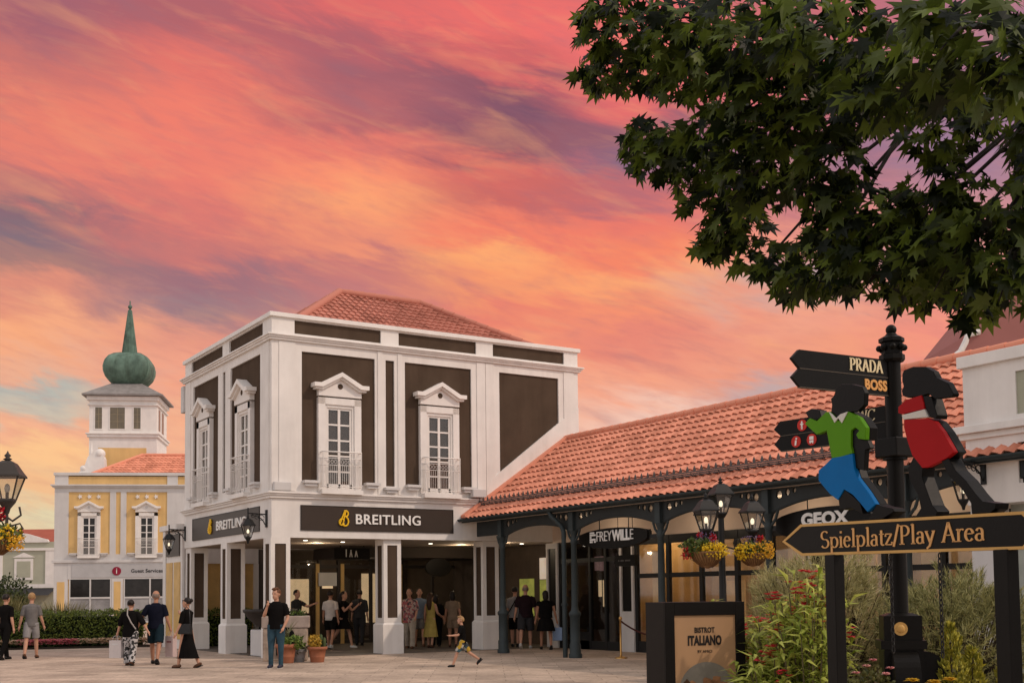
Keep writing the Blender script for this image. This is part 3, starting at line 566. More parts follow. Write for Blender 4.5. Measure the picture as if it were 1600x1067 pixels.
for y in YC: o = bpy.data.objects.new('iron_column', cmm); col.objects.link(o); o.parent = B3; o.location = (0, y, 0)
dp = MB(); dp.tube([(-.30, -4.55, 3.70), (-.28, -4.6, 3.58), (-.12, -4.85, 3.30), (-.10, -4.9, 3.15), (-.10, -4.9, 0)], .062, 10); dp.tube([(-.10, -4.9, 1.3), (-.10, -4.9, 1.36)], .085, 10); dp.build('downpipe', IRON, B3)
# walls, soffit and shop fronts
wl = MB(); wl.box(2.88, 3.0, YE, -.0, 3.12, 5.6); wl.build('wall', BEIGE, B3)
so_ = MB(); so_.add([(-.22, -.02, 3.66), (-.22, YE, 3.66), (2.88, YE, 3.72), (2.88, -.02, 3.72)], [(0, 1, 2, 3)]); so_.build('soffit', M('soffit', (.60, .51, .43), .8), B3)
def pier(y0, y1):
    p = MB(); p.box(2.80, 3.0, y0, y1, 0, 1.0); p.box(2.86, 3.0, y0, y1, 1.0, 3.12)
    p.box(2.80, 2.86, y0, y0+.09, 1.0, 3.12); p.box(2.80, 2.86, y1-.09, y1, 1.0, 3.12); p.box(2.80, 2.86, y0+.09, y1-.09, 1.0, 1.1); p.box(2.80, 2.86, y0+.09, y1-.09, 2.95, 3.12)
    o = p.build('pier', GREYW, B3); b = MB(); b.box(2.845, 2.858, y0+.09, y1-.09, 1.1, 2.95); b.build('pier_panel', BLACK, o)
for a, b in ((-.35, .25), (-4.0, -3.38), (-16.6, -16.0), (-11.0, -10.4)): pier(a, b)
sf = MB()
for y in (-.40, -1.15, -1.9, -2.65, -3.33): sf.box(2.85, 2.95, y-.05, y+.05, 0, 3.12)
sf.box(2.86, 2.94, -3.38, -.35, 2.5, 2.62); sf.box(2.86, 2.94, -3.38, -.35, 0, .25); sf.box(2.86, 2.94, -1.9, -1.15, 0, .5)
for y in (-4.05, -5.4, -6.7, -8.0, -9.2, -10.35, -11.05, -12.5, -14.0, -15.95): sf.box(2.85, 2.95, y-.06, y+.06, 0, 3.12)
sf.box(2.86, 2.94, -15.95, -4.05, 2.0, 2.12); sf.box(2.86, 2.94, -15.95, -4.05, 2.9, 3.12); sf.box(2.86, 2.94, -15.95, -4.05, 0, .3); sf.build('shop_front', DARK, B3)
boxes('pane', GLA, B3, [(2.89, 2.90, -15.95, -4.05, .3, 2.9), (2.89, 2.90, -3.33, -.4, .25, 3.1)])
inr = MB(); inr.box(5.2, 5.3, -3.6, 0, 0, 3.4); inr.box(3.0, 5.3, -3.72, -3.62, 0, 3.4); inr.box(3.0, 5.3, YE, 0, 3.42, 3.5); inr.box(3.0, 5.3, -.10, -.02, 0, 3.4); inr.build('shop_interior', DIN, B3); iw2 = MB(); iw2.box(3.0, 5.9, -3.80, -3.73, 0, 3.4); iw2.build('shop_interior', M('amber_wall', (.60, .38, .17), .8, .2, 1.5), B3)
inw = MB(); inw.box(5.8, 5.9, -16, -3.8, 0, 3.4); inw.box(3.1, 5.8, -16.1, -16, 0, 3.4); inw.build('shop_interior', M('warm_interior', (.55, .40, .26), .8, .2, 1.5), B3)
boxes('display_panel', WARMGLOW, B3, [(x, x+.06, y0, y1, z0, z1) for y0, y1, z0, z1, x in ((-4.45, -4.15, .3, 2.75, 3.35), (-6.4, -5.75, .4, 1.9, 4.6), (-8.6, -7.7, .4, 1.9, 4.8), (-9.8, -9.2, .3, 2.7, 3.4), (-13.4, -12.7, .4, 2.7, 3.8), (-11.9, -11.2, .3, 2.6, 3.3))])  # tan panels given their own glow to brighten the shop
PINKD = M('pink_clothes', (.60, .36, .36), .8, .4, 6, emit=.18)  # clothes colour carries its own glow instead of shop light
boxes('glow_panel', PINKD, B3, [(4.2, 4.24, -.52, -.32, 2.3, 2.72), (4.2, 4.24, -.86, -.58, 2.28, 2.72)])
boxes('glow_panel', DAYGLOW, B3, [(4.2, 4.24, -.98, -.72, 1.2, 2.0), (4.2, 4.24, -.62, -.50, 1.5, 2.0)])  # glowing panels added for bright patches behind the shop glass
spots(B3, [(4.2, y, 3.395) for y in (-4.6, -6, -7.4, -8.8, -10.5, -12, -13.6)], .08)
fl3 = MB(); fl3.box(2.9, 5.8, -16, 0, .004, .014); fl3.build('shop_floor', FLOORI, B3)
for y, nm in ((-4.6, 'x'), (-9.0, 'x'), (-13, 'x')):
    pl_ = bpy.data.lights.new('shop_lamp', 'POINT'); pl_.energy = 42; pl_.color = (1, .75, .45); pl_.shadow_soft_size = .03; po = bpy.data.objects.new('shop_lamp', pl_); col.objects.link(po); po.parent = B3; po.location = (4.3, y, 3.0)

for y_ in (-3.4, -7.0, -10.6, -14.0):
    pl_ = bpy.data.lights.new('soffit_lamp', 'POINT'); pl_.energy = 14; pl_.color = (1, .80, .58); pl_.shadow_soft_size = .03; po = bpy.data.objects.new('soffit_lamp', pl_); col.objects.link(po); po.parent = B3; po.location = (1.9, y_, 3.40)
for i_, (x_, y_, z_, e_) in enumerate(((2.6, 3.2, 3.0, 30), (7.4, 3.0, 3.0, 32), (5.0, 5.6, 2.7, 26), (6.5, 9.4, 3.2, 45), (8.0, 1.2, 3.0, 12))):
    pl_ = bpy.data.lights.new('arcade_lamp', 'POINT'); pl_.energy = e_; pl_.color = (1, .78, .52); pl_.shadow_soft_size = .03; po = bpy.data.objects.new('arcade_lamp', pl_); col.objects.link(po); po.parent = B1; po.location = (x_, y_, z_)
# hanging shop signs
def oval_sign(label, y, half, zc, hh, txtfn):
    t = thing('hanging_sign', label, 'shop sign', (6.30, y, zc), -math.pi/2, 'signs hung under the arcade arches')
    top = [(half*math.cos(R(a)), hh*.62*math.sin(R(a))+.0) for a in range(0, 181, 9)]; bot = [(half*math.cos(R(a)), hh*.9*math.sin(R(a))) for a in range(180, 361, 9)]
    cut = half*.94; pts = [(max(-cut, min(cut, a)), b) for a, b in top+bot[1:-1]]
    me = curve_mesh([pts], .14); me.transform(Matrix.Rotation(math.pi/2, 4, 'X')); put('board', me, BLACK, t)
    txtfn(t)
    for s in (-1, 1):
        br = MB(); br.box(s*half*.92-.05, s*half*.92+.05, -.03, .03, -.10, .10); br.tube([(s*half*.4, 0, hh*.55), (s*half*.4, 0, .55)], .012, 5); br.box(min(s*half*.92, s*(half+.25)), max(s*half*.92, s*(half+.25)), -.02, .02, -.12, -.02)
        br.build('bracket', DARK, t)
    return t
def frey(t):
    x = -.60
    for tx, bo in (('FREY', -.004), ('WILL', .012), ('E', -.004)):
        me = text_mesh(tx, .36, .02, .86, .94, bo, 'LEFT'); xs = [v.co.x for v in me.vertices]; x0, x1 = min(xs), max(xs)
        put('lettering', upright(me, Vector((x-x0, -.08, .0)), 0), LETW, t); x += x1-x0+.018
    lg = MB(); random.seed(3)
    for i in range(4):
        for j in range(5):
            if random.random() < .72: lg.box(-.88+i*.06, -.83+i*.06, -.09, -.07, -.13+j*.055, -.085+j*.055)
    lg.build('logo', LETW, t)
oval_sign('black oval sign with thin white FREYWILLE lettering under an arch', -6.47, 1.46, 2.985, .33, frey)
oval_sign('black oval sign with bold white GEOX lettering, partly behind the arrow board', -13.42, 1.5, 2.96, .44, lambda t: put('lettering', upright(text_mesh('GEOX', .34, .02, 1.25, 1.02, .016), Vector((-.1, -.08, .03)), 0), LETW, t))
def small_sign(y, label):
    t = thing('small_sign', label, 'shop sign', (7.2, y, 2.42), -math.pi/2)
    b = MB(); b.box(-.42, .42, -.03, .03, -.14, .14); b.build('board', BLACK, t)
    [MB().tube([(s*.3, 0, .14), (s*.3, 0, 1.25)], .01, 5).build('hanger', DARK, t) for s in (-1, 1)]
    lt = MB()
    for k in range(11):
        if k not in (1, 5): lt.box(-.25+k*.045, -.25+k*.045+.026, -.034, -.030, -.02, .02)
    lt.build('lettering', M('faint_letter', (.16, .15, .14), .6), t)
small_sign(-5.75, 'small black hanging board below the oval sign at the dark shop door')

# ------------------------------------------------------------------ white building at the right, in front of the wing roof
B4 = thing('white_building', 'white rendered building with pale green panels at the right edge behind the arrow board', 'building', (6, -16.75, 0))
b4 = MB()
b4.box(0, 6, -12, 0, 3.0, 5.32); b4.box(-.045, 0, -.72, -.02, 3.0, 4.1); b4.box(-.04, 0, -.72, 0, 4.33, 5.32)
b4.box(-.05, 0, -1.0, -.72, 3, 5.32); b4.box(-.05, 0, -12, -1.0, 5.12, 5.32); b4.box(-.05, 0, -12, -1.0, 4.33, 4.42); b4.box(-.05, 0, -12, -1.0, 3.96, 4.1); b4.box(-.05, 0, -12, -1.0, 3.0, 3.30); b4.build('wall', WHITE, B4)
c4 = MB(); c4.box(-.12, 6, -12, .06, 5.32, 5.52); c4.box(-.10, 6, -12, .08, 4.10, 4.20); c4.box(-.18, 6, -12, .14, 4.20, 4.33); c4.build('cornice', WHITE2, B4, bevel=.01)
g4 = MB(); g4.box(-.02, -.001, -12, -1.0, 4.42, 5.12); g4.build('wall_panel', M('pale_green', (.36, .36, .27), .8), B4)
d4 = MB(); d4.box(-.02, -.001, -12, -1.05, 3.30, 3.96); d4.build('sign_board', BLACK, B4)
boxes('pier', GREYW, B4, [(.05, .45, -.45, .0, 0, 3.0), (.05, .45, -2.4, -2.0, 0, 3)])
g5 = MB(); g5.box(.5, .55, -2.0, -.45, .0, 3.0); g5.build('shop_window', M('pale_window', (.42, .45, .40), .2, .2, 1.5), B4)
# ------------------------------------------------------------------ yellow building with the onion tower
B5 = thing('yellow_building', 'ochre yellow building with white pilasters and a tower under a green onion dome', 'building', (2.72, 42.0, 0), R(-24.2))
def bx(name, mat, parent, *bs, bevel=0):
    b = MB()
    for q in bs: b.box(*q)
    return b.build(name, mat, parent, bevel=bevel)
bx('wall', OCHRE, B5, (.05, 9.75, .05, 12, 0, 8.7))
bx('pilaster_trim', GREYW, B5, (0, .78, 0, .05, 0, 8.05), (3.08, 3.42, 0, .05, 3.86, 8.05), (3.68, 4.0, 0, .05, 3.86, 8.05), (6.3, 9.8, 0, .05, 3.86, 8.05), (.78, 3.08, 0, .05, 7.79, 8.05), (3.42, 3.68, 0, .05, 7.79, 8.05), (4.0, 6.3, 0, .05, 7.79, 8.05), (.78, 3.08, 0, .05, 3.86, 4.18), (3.42, 3.68, 0, .05, 3.86, 4.18), (4.0, 6.3, 0, .05, 3.86, 4.18),
   (0, .75, 0, .05, 8.22, 8.75), (6.3, 6.9, 0, .05, 8.22, 8.75), (0, .05, .05, 12, 0, 8.75))
bx('cornice', GREYW, B5, (-.12, 9.8, -.12, 12, 8.05, 8.13), (-.2, 9.8, -.2, 12, 8.13, 8.22), (-.06, 9.8, -.06, 12, 8.75, 8.92), (-.10, 9.8, -.10, 3, 3.70, 3.86), bevel=.01)
bx('fascia', GREYW, B5, (.78, 9.8, -.02, .05, 2.74, 3.70))
sgb = bx('sign_board', M('grey_sign', (.44, .43, .43), .6), B5, (1.0, 6.95, -.05, -.02, 2.84, 3.58))
lg = MB(); lg.tube([(3.5, -.05, 3.2), (3.5, -.075, 3.2)], .25, 24); lo_ = lg.build('logo', M('sign_red', (.25, .012, .035), .5), sgb); put('letter', upright(text_mesh('i', .46, .012), Vector((3.5, -.085, 3.2)), 0), LETW, lo_)
dt_ = MB(); dt_.tube([(6.38, -.05, 3.2), (6.38, -.065, 3.2)], .10, 14); dt_.build('dot', M('sign_red', (0, 0, 0)), sgb)
put('lettering', upright(text_mesh('Guest Services', .29, .012, .98, 1.05, .003), Vector((5.2, -.06, 3.2)), 0), BLACK, sgb)
bx('pier', GREYW, B5, (3.22, 3.85, -.02, .06, 0, 2.74), (6.9, 7.5, -.02, .06, 0, 2.74)); bx('pier_panel', OCHRE, B5, (3.34, 3.72, -.03, -.015, .2, 2.6)); bx('pier_panel', OCHRE, B5, (.18, .60, -.012, .01, .2, 2.6))
for x0, x1 in ((.85, 3.2), (3.88, 6.85)):
    w_ = bx('shop_window', GREYW, B5, (x0, x0+.07, -.01, .06, .2, 2.74), (x1-.07, x1, -.01, .06, .2, 2.74), ((x0+x1)/2-.04, (x0+x1)/2+.04, -.01, .06, .2, 2.74), (x0+.07, x1-.07, -.01, .06, 1.62, 1.72), (x0+.07, x1-.07, -.01, .06, .2, .3))
    bx('pane', PANE, w_, (x0+.07, x1-.07, .03, .045, 1.72, 2.74)); bx('poster', M('pale_poster', (.30, .29, .29), .4, .4, .9), w_, (x0+.07, x1-.07, .03, .045, .3, 1.62))
for x in (1.93, 5.15):
    window(B5, (x, 0, 4.02), 0, True)
    for k in (-1, 0, 1):
        st = MB(); st.prism([(x+k*.52+(.15 if i % 2 else .07)*math.cos(i*math.pi/5), 7.52+(.15 if i % 2 else .07)*math.sin(i*math.pi/5)) for i in range(10)], lambda a, b, d: (a, d, b), -.01, .05); st.build('rosette', WHITE2, B5)
    for s in (-.85, .85): ledge(B5, (x+s, .02, 4.22), 0)
# hipped roof over the front range
h = Vector((0, 2.6, 1.45)); tiles('roof', TILE, (1.9, .6, 8.85), (1, 0, 0), h, h.length, lambda b: (2.45*b/h.length, 8.0), B5, .24, .35)
ridge('ridge_tiles', TILE, [(1.9, .6, 8.9), (4.35, 3.2, 10.34), (9.9, 3.2, 10.34)], B5, .10)
pl0 = MB(); pl0.prism([(.35, 8.92), (.75, 9.05), (1.15, 9.5), (1.35, 10.1), (1.75, 10.5), (2.1, 10.45), (2.3, 10.0), (2.35, 8.92)], lambda a, c_, d: (a, d, c_), 2.2, 2.9); pl0.ell((2.0, 2.5, 10.3), (.32, .4, .32), 10, 8); pl0.ell((1.1, 2.5, 9.4), (.25, .4, .22), 10, 8); pl0.tube([(1.5, 2.5, 10.0), (1.5, 2.5, 11.0)], [.12, .03], 8); pl0.build('roof_sculpture', WHITE2, B5)
hb = MB(); hb.add([(1.9, .6, 8.85), (4.35, 3.2, 10.3), (9.9, 3.2, 10.3), (9.9, 5.8, 8.85), (1.9, 5.8, 8.85)], [(0, 1, 4), (1, 2, 3, 4)]); hb.build('roof', TILE2, B5)
# tower
def tower():
    x0, x1, y0, y1 = .73, 4.83, 5.5, 9.6
    t = bx('tower', WHITE2, B5, (x0, x1, y0, y1, 8.7, 14.3))
    bx('tower_panel', OCHRE, t, (x0+.55, x1-.62, y0-.012, y0+.05, 8.8, 11.05))
    bx('tower_cornice', WHITE2, t, (x0-.12, x1+.12, y0-.12, y1+.12, 11.72, 11.9), (x0-.2, x1+.2, y0-.2, y1+.2, 11.9, 11.98), (x0-.1, x1+.1, y0-.1, y1+.1, 13.72, 13.8), (x0-.15, x1+.15, y0-.15, y1+.15, 14.05, 14.3), bevel=.01)
    brz = M('bronze_pane', (.13, .10, .055), .12, .25, 2, spec=.7)
    for a, b in ((1.08, 1.5), (1.98, 2.88), (3.42, 3.84)):
        w = bx('tower_window', WHITE2, t, (a-.05, a, y0-.03, y0+.02, 12.25, 13.6), (b, b+.05, y0-.03, y0+.02, 12.25, 13.6), (a-.05, b+.05, y0-.03, y0+.02, 13.6, 13.65), (a-.05, b+.05, y0-.03, y0+.02, 12.2, 12.25))
        bx('pane', brz, w, (a, b, y0-.012, y0+.0, 12.25, 13.6))
        m_ = MB(); m_.box((a+b)/2-.012, (a+b)/2+.012, y0-.02, y0-.013, 12.25, 13.6); [m_.box(a, b, y0-.019, y0-.014, z, z+.02) for z in (12.7, 13.15)]; m_.build('glazing_bar', M('glazing_bar', (.30, .24, .14), .5), w)
    for a, b in ((6.2, 6.9), (7.5, 8.3)): bx('tower_window', PANE, t, (x1-.01, x1+.012, a, b, 12.25, 13.6))
    cx, cy = (x0+x1)/2, (y0+y1)/2
    SL = M('slate', (.24, .22, .21), .7, .2, 3); CU = M('green_copper', (.115, .185, .145), .6, .45, 1.3, .3, 12, streak=.35)
    r = MB(); r.frus(cx, cy, 14.32, 14.42, 2.45, 2.45, 2.45, 2.45); r.frus(cx, cy, 14.42, 15.32, 2.42, 2.42, .95, .95); r.build('tower_roof', SL, t)
    def sq(prof, name):
        o = MB(); n = 4*8; vs = []
        for rr, z in prof:
            for k in range(n):
                a = 2*math.pi*k/n+math.pi/4; q = 2*math.pi*((k % 8)/8)/4-math.pi/4; e_ = rr/math.cos(q)*.97 if True else rr
                e_ = rr/math.cos(q); e_ = min(e_, rr*1.30); vs.append((cx+e_*math.cos(a), cy+e_*math.sin(a), z))
        f = [(i*n+j, i*n+(j+1) % n, (i+1)*n+(j+1) % n, (i+1)*n+j) for i in range(len(prof)-1) for j in range(n)]
        o.add(vs, f, 0, True)
        rb_ = o.build(name, CU, t); sm = MB()
        for k in range(0, n, 2): sm.tube([Vector(vs[i*n+k])*1.0 for i in range(len(prof))], .018, 4)
        sm.build('seam', CU, rb_)
        return rb_
    sq([(.80, 15.25), (.85, 15.3), (1.12, 15.5), (1.36, 15.8), (1.48, 16.15), (1.50, 16.45), (1.42, 16.8), (1.22, 17.1), (.92, 17.3), (.55, 17.42), (.42, 17.44)], 'onion_dome')
    sq([(.43, 17.40), (.44, 17.46), (.11, 20.25), (.04, 20.35)], 'spire')
    fn = MB(); fn.ell((cx, cy, 20.5), (.14, .14, .14), 8, 6); fn.tube([(cx, cy, 20.3), (cx, cy, 20.9)], .04, 6); fn.build('finial', CU, t)
tower()
# ------------------------------------------------------------------ low green house far left, pink gable far right
B6 = thing('green_house', 'pale green house with white frames, curved gable and flat red roof behind the yellow building', 'house', (8.3, 70.4, 0), R(-32.2))
PG = M('pale_green_wall', (.40, .40, .31), .8, .06, 1)
bx('wall', PG, B6, (-13, .1, 0, 8, 0, 6.25))
def pl(name, poly, mat, par, d0, d1): b = MB(); b.prism(poly, lambda a, c_, d: (a, d, c_), d0, d1); return b.build(name, mat, par)
pl('gable', [(-6.6, 6.2)]+[(-6.6+.2*i, 6.2+.75*math.sin(math.pi*min(1, i/17)/1.0*.5)) for i in range(1, 18)]+[(-2.6, 6.95)]+[(-2.4+.2*i, 6.93-.62*math.sin(math.pi*i/14*.5)**1.3) for i in range(0, 10)]+[(-.5, 6.3), (-.5, 6.2)], WHITE2, B6, -.12, .1)
bx('wall_trim', WHITE2, B6, (-13, .15, -.12, 0, 5.55, 5.75), (-13, .15, -.08, 0, 2.55, 2.85), (-.75, .1, -.08, 0, 2.85, 5.55), (-4.7, -4.2, -.08, 0, 2.85, 5.55), (-8.5, -7.8, -.08, 0, 2.85, 5.55))
for x in (-2.5, -6.4):
    w_ = bx('window', WHITE2, B6, (x-.75, x+.75, -.05, 0, 3.2, 4.9)); bx('pane', PG, w_, (x-.55, x+.55, -.065, -.03, 3.4, 4.7)); pl('pediment', [(x-.9, 5.0), (x+.9, 5.0), (x, 5.4)], WHITE2, w_, -.06, 0)
RED = M('red_roof', (.34, .085, .05), .7, .12, 1.5); r_ = MB(); r_.add([(-13, .2, 6.25), (.12, .2, 6.25), (.12, 4, 7.5), (-13, 4, 7.5), (.12, 8, 6.25), (-13, 8, 6.25)], [(0, 1, 2, 3), (3, 2, 4, 5), (1, 4, 2)]); r_.build('roof', RED, B6)
a_ = MB(); a_.add([(-13, 0, 2.5), (.1, 0, 2.5), (.1, -1.6, 1.95), (-13, -1.6, 1.95)], [(0, 1, 2, 3)]); a_.build('awning', M('dark_awning', (.035, .035, .038), .8), B6)
B7 = thing('pink_gable_house', 'pink mansard roof with white curved verge and arched dormer far behind the right roof ridge', 'house', (39.9, 8.6, 0), R(-32.2))
PK = M('pink_roof', (.33, .135, .12), .8, .06, .5)
cv = [(-.9, 13.0), (-.42, 13.31), (.01, 13.63), (.27, 14.12), (.41, 14.5), (1.0, 14.65)]
pl('roof', [(-.9, 8)]+cv+[(3.4, 17.5), (12, 17.5), (12, 8)], PK, B7, 0, 9)
vt = MB(); vt.tube([(a, -.05, b) for a, b in cv], .16, 8); vt.build('verge', WHITE2, B7)
dm = MB(); dm.tube([(3.0+1.05*math.cos(t), -.06, 12.95+1.05*math.sin(t)) for t in [i*math.pi/16 for i in range(17)]], .17, 8); o = dm.build('dormer', WHITE2, B7); pl('dormer_window', [(3.0+.95*math.cos(t), 12.95+.95*math.sin(t)) for t in [i*math.pi/16 for i in range(17)]], M('pink_dark', (.26, .11, .10), .8), o, -.03, .0)

# ------------------------------------------------------------------ lanterns and lamps
def lantern_parts(n, r, hg, hr):
    """origin at the glass foot; n-sided tapered lantern of top radius r"""
    rot = math.pi/n
    rf = MB(); rf.lathe([(r*1.22, hg), (r*1.22, hg+.02), (r*1.0, hg+hr*.35), (r*.62, hg+hr*.85), (r*.30, hg+hr), (r*.2, hg+hr)], n=n, smooth=False, rot=rot)
    rf.lathe([(r*.10, hg+hr), (r*.26, hg+hr*1.10), (r*.10, hg+hr*1.2), (r*.20, hg+hr*1.32), (r*.08, hg+hr*1.45), (.004, hg+hr*1.6)], n=8)
    fr = MB()
    for k in range(n):
        a = rot+2*math.pi*k/n; fr.tube([(r*.52*math.cos(a), r*.52*math.sin(a), 0), (r*1.05*math.cos(a), r*1.05*math.sin(a), hg)], .011, 5)
    fr.lathe([(r*.52, -.02), (r*.56, 0), (r*.52, .02)], n=n, smooth=False, rot=rot); fr.lathe([(r*.5, -.02), (r*.2, -.10), (r*.12, -.16)], n=8); fr.tube([(0, 0, .0), (0, 0, hg*.4)], .02, 6)
    gl = MB(); vs = [(q*math.cos(rot+2*math.pi*k/n), q*math.sin(rot+2*math.pi*k/n), z) for q, z in ((r*.50, .01), (r*1.0, hg-.005)) for k in range(n)]; gl.add(vs, [(k, (k+1) % n, n+(k+1) % n, n+k) for k in range(n)])
    bl = MB(); bl.ell((0, 0, hg*.52), (.035, .035, .06), 8, 6)
    return dict(roof=rf.mesh('roof'), frame=fr.mesh('frame'), glass=gl.mesh('glass'), bulb=bl.mesh('bulb'))
def mats_for(P, metal):
    P['roof'].materials.append(metal); P['frame'].materials.append(metal); P['glass'].materials.append(LGL); P['bulb'].materials.append(BULB); return P
LBR = M('bronze_grey', (.052, .045, .040), .5, .1, 4)
P4 = mats_for(lantern_parts(4, .205, .31, .20), DARK); P4b = mats_for(lantern_parts(4, .215, .28, .20), LBR); P6 = mats_for(lantern_parts(6, .165, .31, .19), DARK); P4b['bulb'].materials[0] = M('bulb_off', (.5, .46, .4), .3)
def lantern(P, parent, loc, rz=0):
    o = bpy.data.objects.new('lantern', P['frame']); col.objects.link(o); o.parent = parent; o.location = loc; o.rotation_euler.z = rz
    for k in ('roof', 'glass', 'bulb'): c = bpy.data.objects.new(k, P[k]); col.objects.link(c); c.parent = o
def wall_lantern(loc, rz, label, reach=.50):
    t = thing('wall_lantern', label, 'lantern', loc, rz, 'lanterns on scroll brackets')      # wall plate at origin, reaches along local -x
    b = MB(); b.box(-.02, .03, -.05, .05, -.22, .24); b.tube([(0, 0, .12), (-reach, 0, .14)], .018, 6); b.tube([(-.02, 0, -.16)]+[(-.05-reach*.75*(1-math.cos(k)), 0, -.16+.25*math.sin(k)) for k in [i*math.pi/20 for i in range(1, 11)]], .014, 6)
    for cx, cz, r in ((-.13, .03, .07), (-.26, .05, .055), (-.37, .07, .04)): b.tube([(cx+r*math.cos(i*math.pi/6), 0, cz+r*math.sin(i*math.pi/6)) for i in range(12)], .009, 5)
    b.tube([(-reach, 0, .28), (-reach, 0, .02)], .02, 6); b.build('bracket', DARK, t)
    lantern(P6, t, (-reach, 0, -.50)); return t
wall_lantern((-.02, .33, 3.66), 0, 'lit black lantern at the front corner beside the brown sign')
wall_lantern((-.02, 7.55, 3.62), 0, 'black lantern at the far left corner in front of the yellow building', .50)
wall_lantern((5.95, -17.1, 3.55), 0, 'black lantern on the white building, partly hidden by the girl cut-out', .55)
# left lamp, close to the camera
t = thing('street_lamp', 'bronze grey street lamp with one lantern at the left edge', 'street lamp', (-9.11, -13.91, 0), R(-32))
b = MB(); b.lathe([(.36, 0), (.36, .25), (.42, .35), (.40, 1.15), (.28, 1.25), (.16, 1.35), (.10, 1.55), (.07, 2.0), (.06, 3.3)], n=12); b.build('pole', BLACK, t)
b = MB(); b.tube([(0, 0, 2.5), (.45, 0, 2.62), (.50, 0, 2.72)], .022, 6); b.tube([(0, 0, 2.25), (.25, 0, 2.30), (.40, 0, 2.5), (.36, 0, 2.6), (.28, 0, 2.56)], .016, 6); b.tube([(.50, 0, 2.85), (.50, 0, 2.36)], .02, 6)
for s in (-1, 1): b.tube([(.50+s*.15, 0, 2.72), (.50+s*.17, 0, 2.62), (.50+s*.07, 0, 2.55), (.5, 0, 2.6)], .014, 6); b.tube([(.50, 0, 2.48), (.50+s*.16, 0, 2.52), (.5+s*.2, 0, 2.45)], .011, 6)
b.build('arm', LBR, t); lantern(P4b, t, (.50, 0, 2.80), R(8)); lantern(P4b, t, (-.50, 0, 2.80), R(8))
t2 = thing('street_lamp', 'black lamp post with a cluster of lanterns in front of the arcade', 'street lamp', (2.56, -14.42, 0), R(-32))
b = MB(); b.lathe([(.22, 0), (.22, .3), (.16, .4), (.12, .9), (.075, 1.05), (.06, 1.6), (.05, 2.9)], n=12); b.lathe([(.05, 2.86), (.08, 2.9), (.05, 2.95)], n=10); b.build('pole', DARK, t2)
lantern(P4, t2, (0, 0, 2.93), R(12))
for k, (ang, r_) in enumerate(((-127, .55), (107, .55), (8, .55))):
    a = R(ang); ca, sa = r_*math.cos(a), r_*math.sin(a); b = MB(); b.tube([(0, 0, 2.38), (ca*.6, sa*.6, 2.30), (ca, sa, 2.42), (ca, sa, 2.62)], .016, 6); b.tube([(ca, sa, 2.4), (ca, sa, 2.2)], .012, 5)
    b.tube([(ca*.5+.07*math.cos(q)*math.cos(a), sa*.5+.07*math.cos(q)*math.sin(a), 2.42+.07*math.sin(q)) for q in [i*math.pi/5 for i in range(10)]], .009, 5); b.build('arm', DARK, t2)
    lantern(P4, t2, (ca, sa, 2.63), R(12))

# ------------------------------------------------------------------ finger post
FP = thing('finger_post', 'tall black finger post with PRADA and BOSS arrow boards and a ball finial', 'signpost', (-3.175, -22.866, 0))
b = MB(); b.lathe([(.070, 1.1), (.068, 3.5)], n=16); b.lathe([(.10, 2.68), (.10, 2.72), (.07, 2.75)], n=16); b.build('pole', BLACK, FP)
b = MB(); b.lathe([(.09, 3.50), (.105, 3.52), (.105, 3.56), (.085, 3.57), (.085, 3.66), (.105, 3.67), (.105, 3.70), (.05, 3.73), (.04, 3.745)], n=8, smooth=False); b.ell((0, 0, 3.775), (.045, .045, .045), 14, 10)
for k in range(8): a = k*math.pi/4; b.ell((.10*math.cos(a), .10*math.sin(a), 3.62), (.028, .028, .028), 8, 6)
b.build('finial', BLACK, FP)
b = MB(); b.box(-.115, .115, -.115, .115, 2.70, 2.86); b.build('collar', BLACK, FP, bevel=.01)
b = MB(); b.box(-.15, .15, -.15, .15, 1.19, 1.39); b.frus(0, 0, 1.39, 1.41, .14, .14, .09, .09); b.box(-.18, .18, -.18, .18, 1.12, 1.19); b.box(-.155, .155, -.155, .155, .80, 1.12); b.box(-.33, .33, -.33, .33, .0, .80)
for s, ax in ((1, 0), (1, 1), (-1, 1)):
    pr = [(.15, .80)]+[(.15+.24*(1-math.cos(q)), 1.12-.30*math.sin(q)) if False else (.16+.22*math.sin(q), .84+.26*math.cos(q)) for q in [i*math.pi/16 for i in range(9)]]+[(.42, .84), (.42, .80)]
    b.prism(pr, (lambda a, c_, d, s=s: (s*a, d, c_)) if not ax else (lambda a, c_, d, s=s: (d, s*a, c_)), -.10, .10)
bs_ = b.build('base', BLACK, FP, None, R(-42))
b = MB(); b.tube([(0, 0, 0), (0, -.012, 0)], .055, 20); b.ell((0, -.012, 0), (.035, .012, .035), 10, 6); o = b.build('medallion', GOLD, bs_, (-.02, -.151, 1.285))
def arm(rz, z0, hgt, ln_, name='arrow_board'):
    """board from the post (x=0) to a point at x=-ln, front faces local -Y"""
    b = MB(); b.prism([(-.07, z0), (-.07, z0+hgt), (-ln_+hgt*.55, z0+hgt), (-ln_, z0+hgt/2), (-ln_+hgt*.55, z0)], lambda a, c_, d: (a, d, c_), -.015, .015)
    o = b.build(name, BLACK, FP, None, rz); e_ = MB()
    e_.box(-ln_+hgt*.55, -.07, -.018, .018, z0-.006, z0); e_.build('edge', M('edge_bronze', (.10, .08, .06), .5), o); return o
r1 = R(-3.3)
o = arm(r1, 3.365, .148, 1.12); mb, wd = serif('PRADA', .098, .19, .07, .006, .0); [mb.v.__setitem__(i, (v[0]-.07-wd-.06, v[1]-.016, v[2]+3.395)) for i, v in enumerate(mb.v)]; mb.build('lettering', CREAM, o)
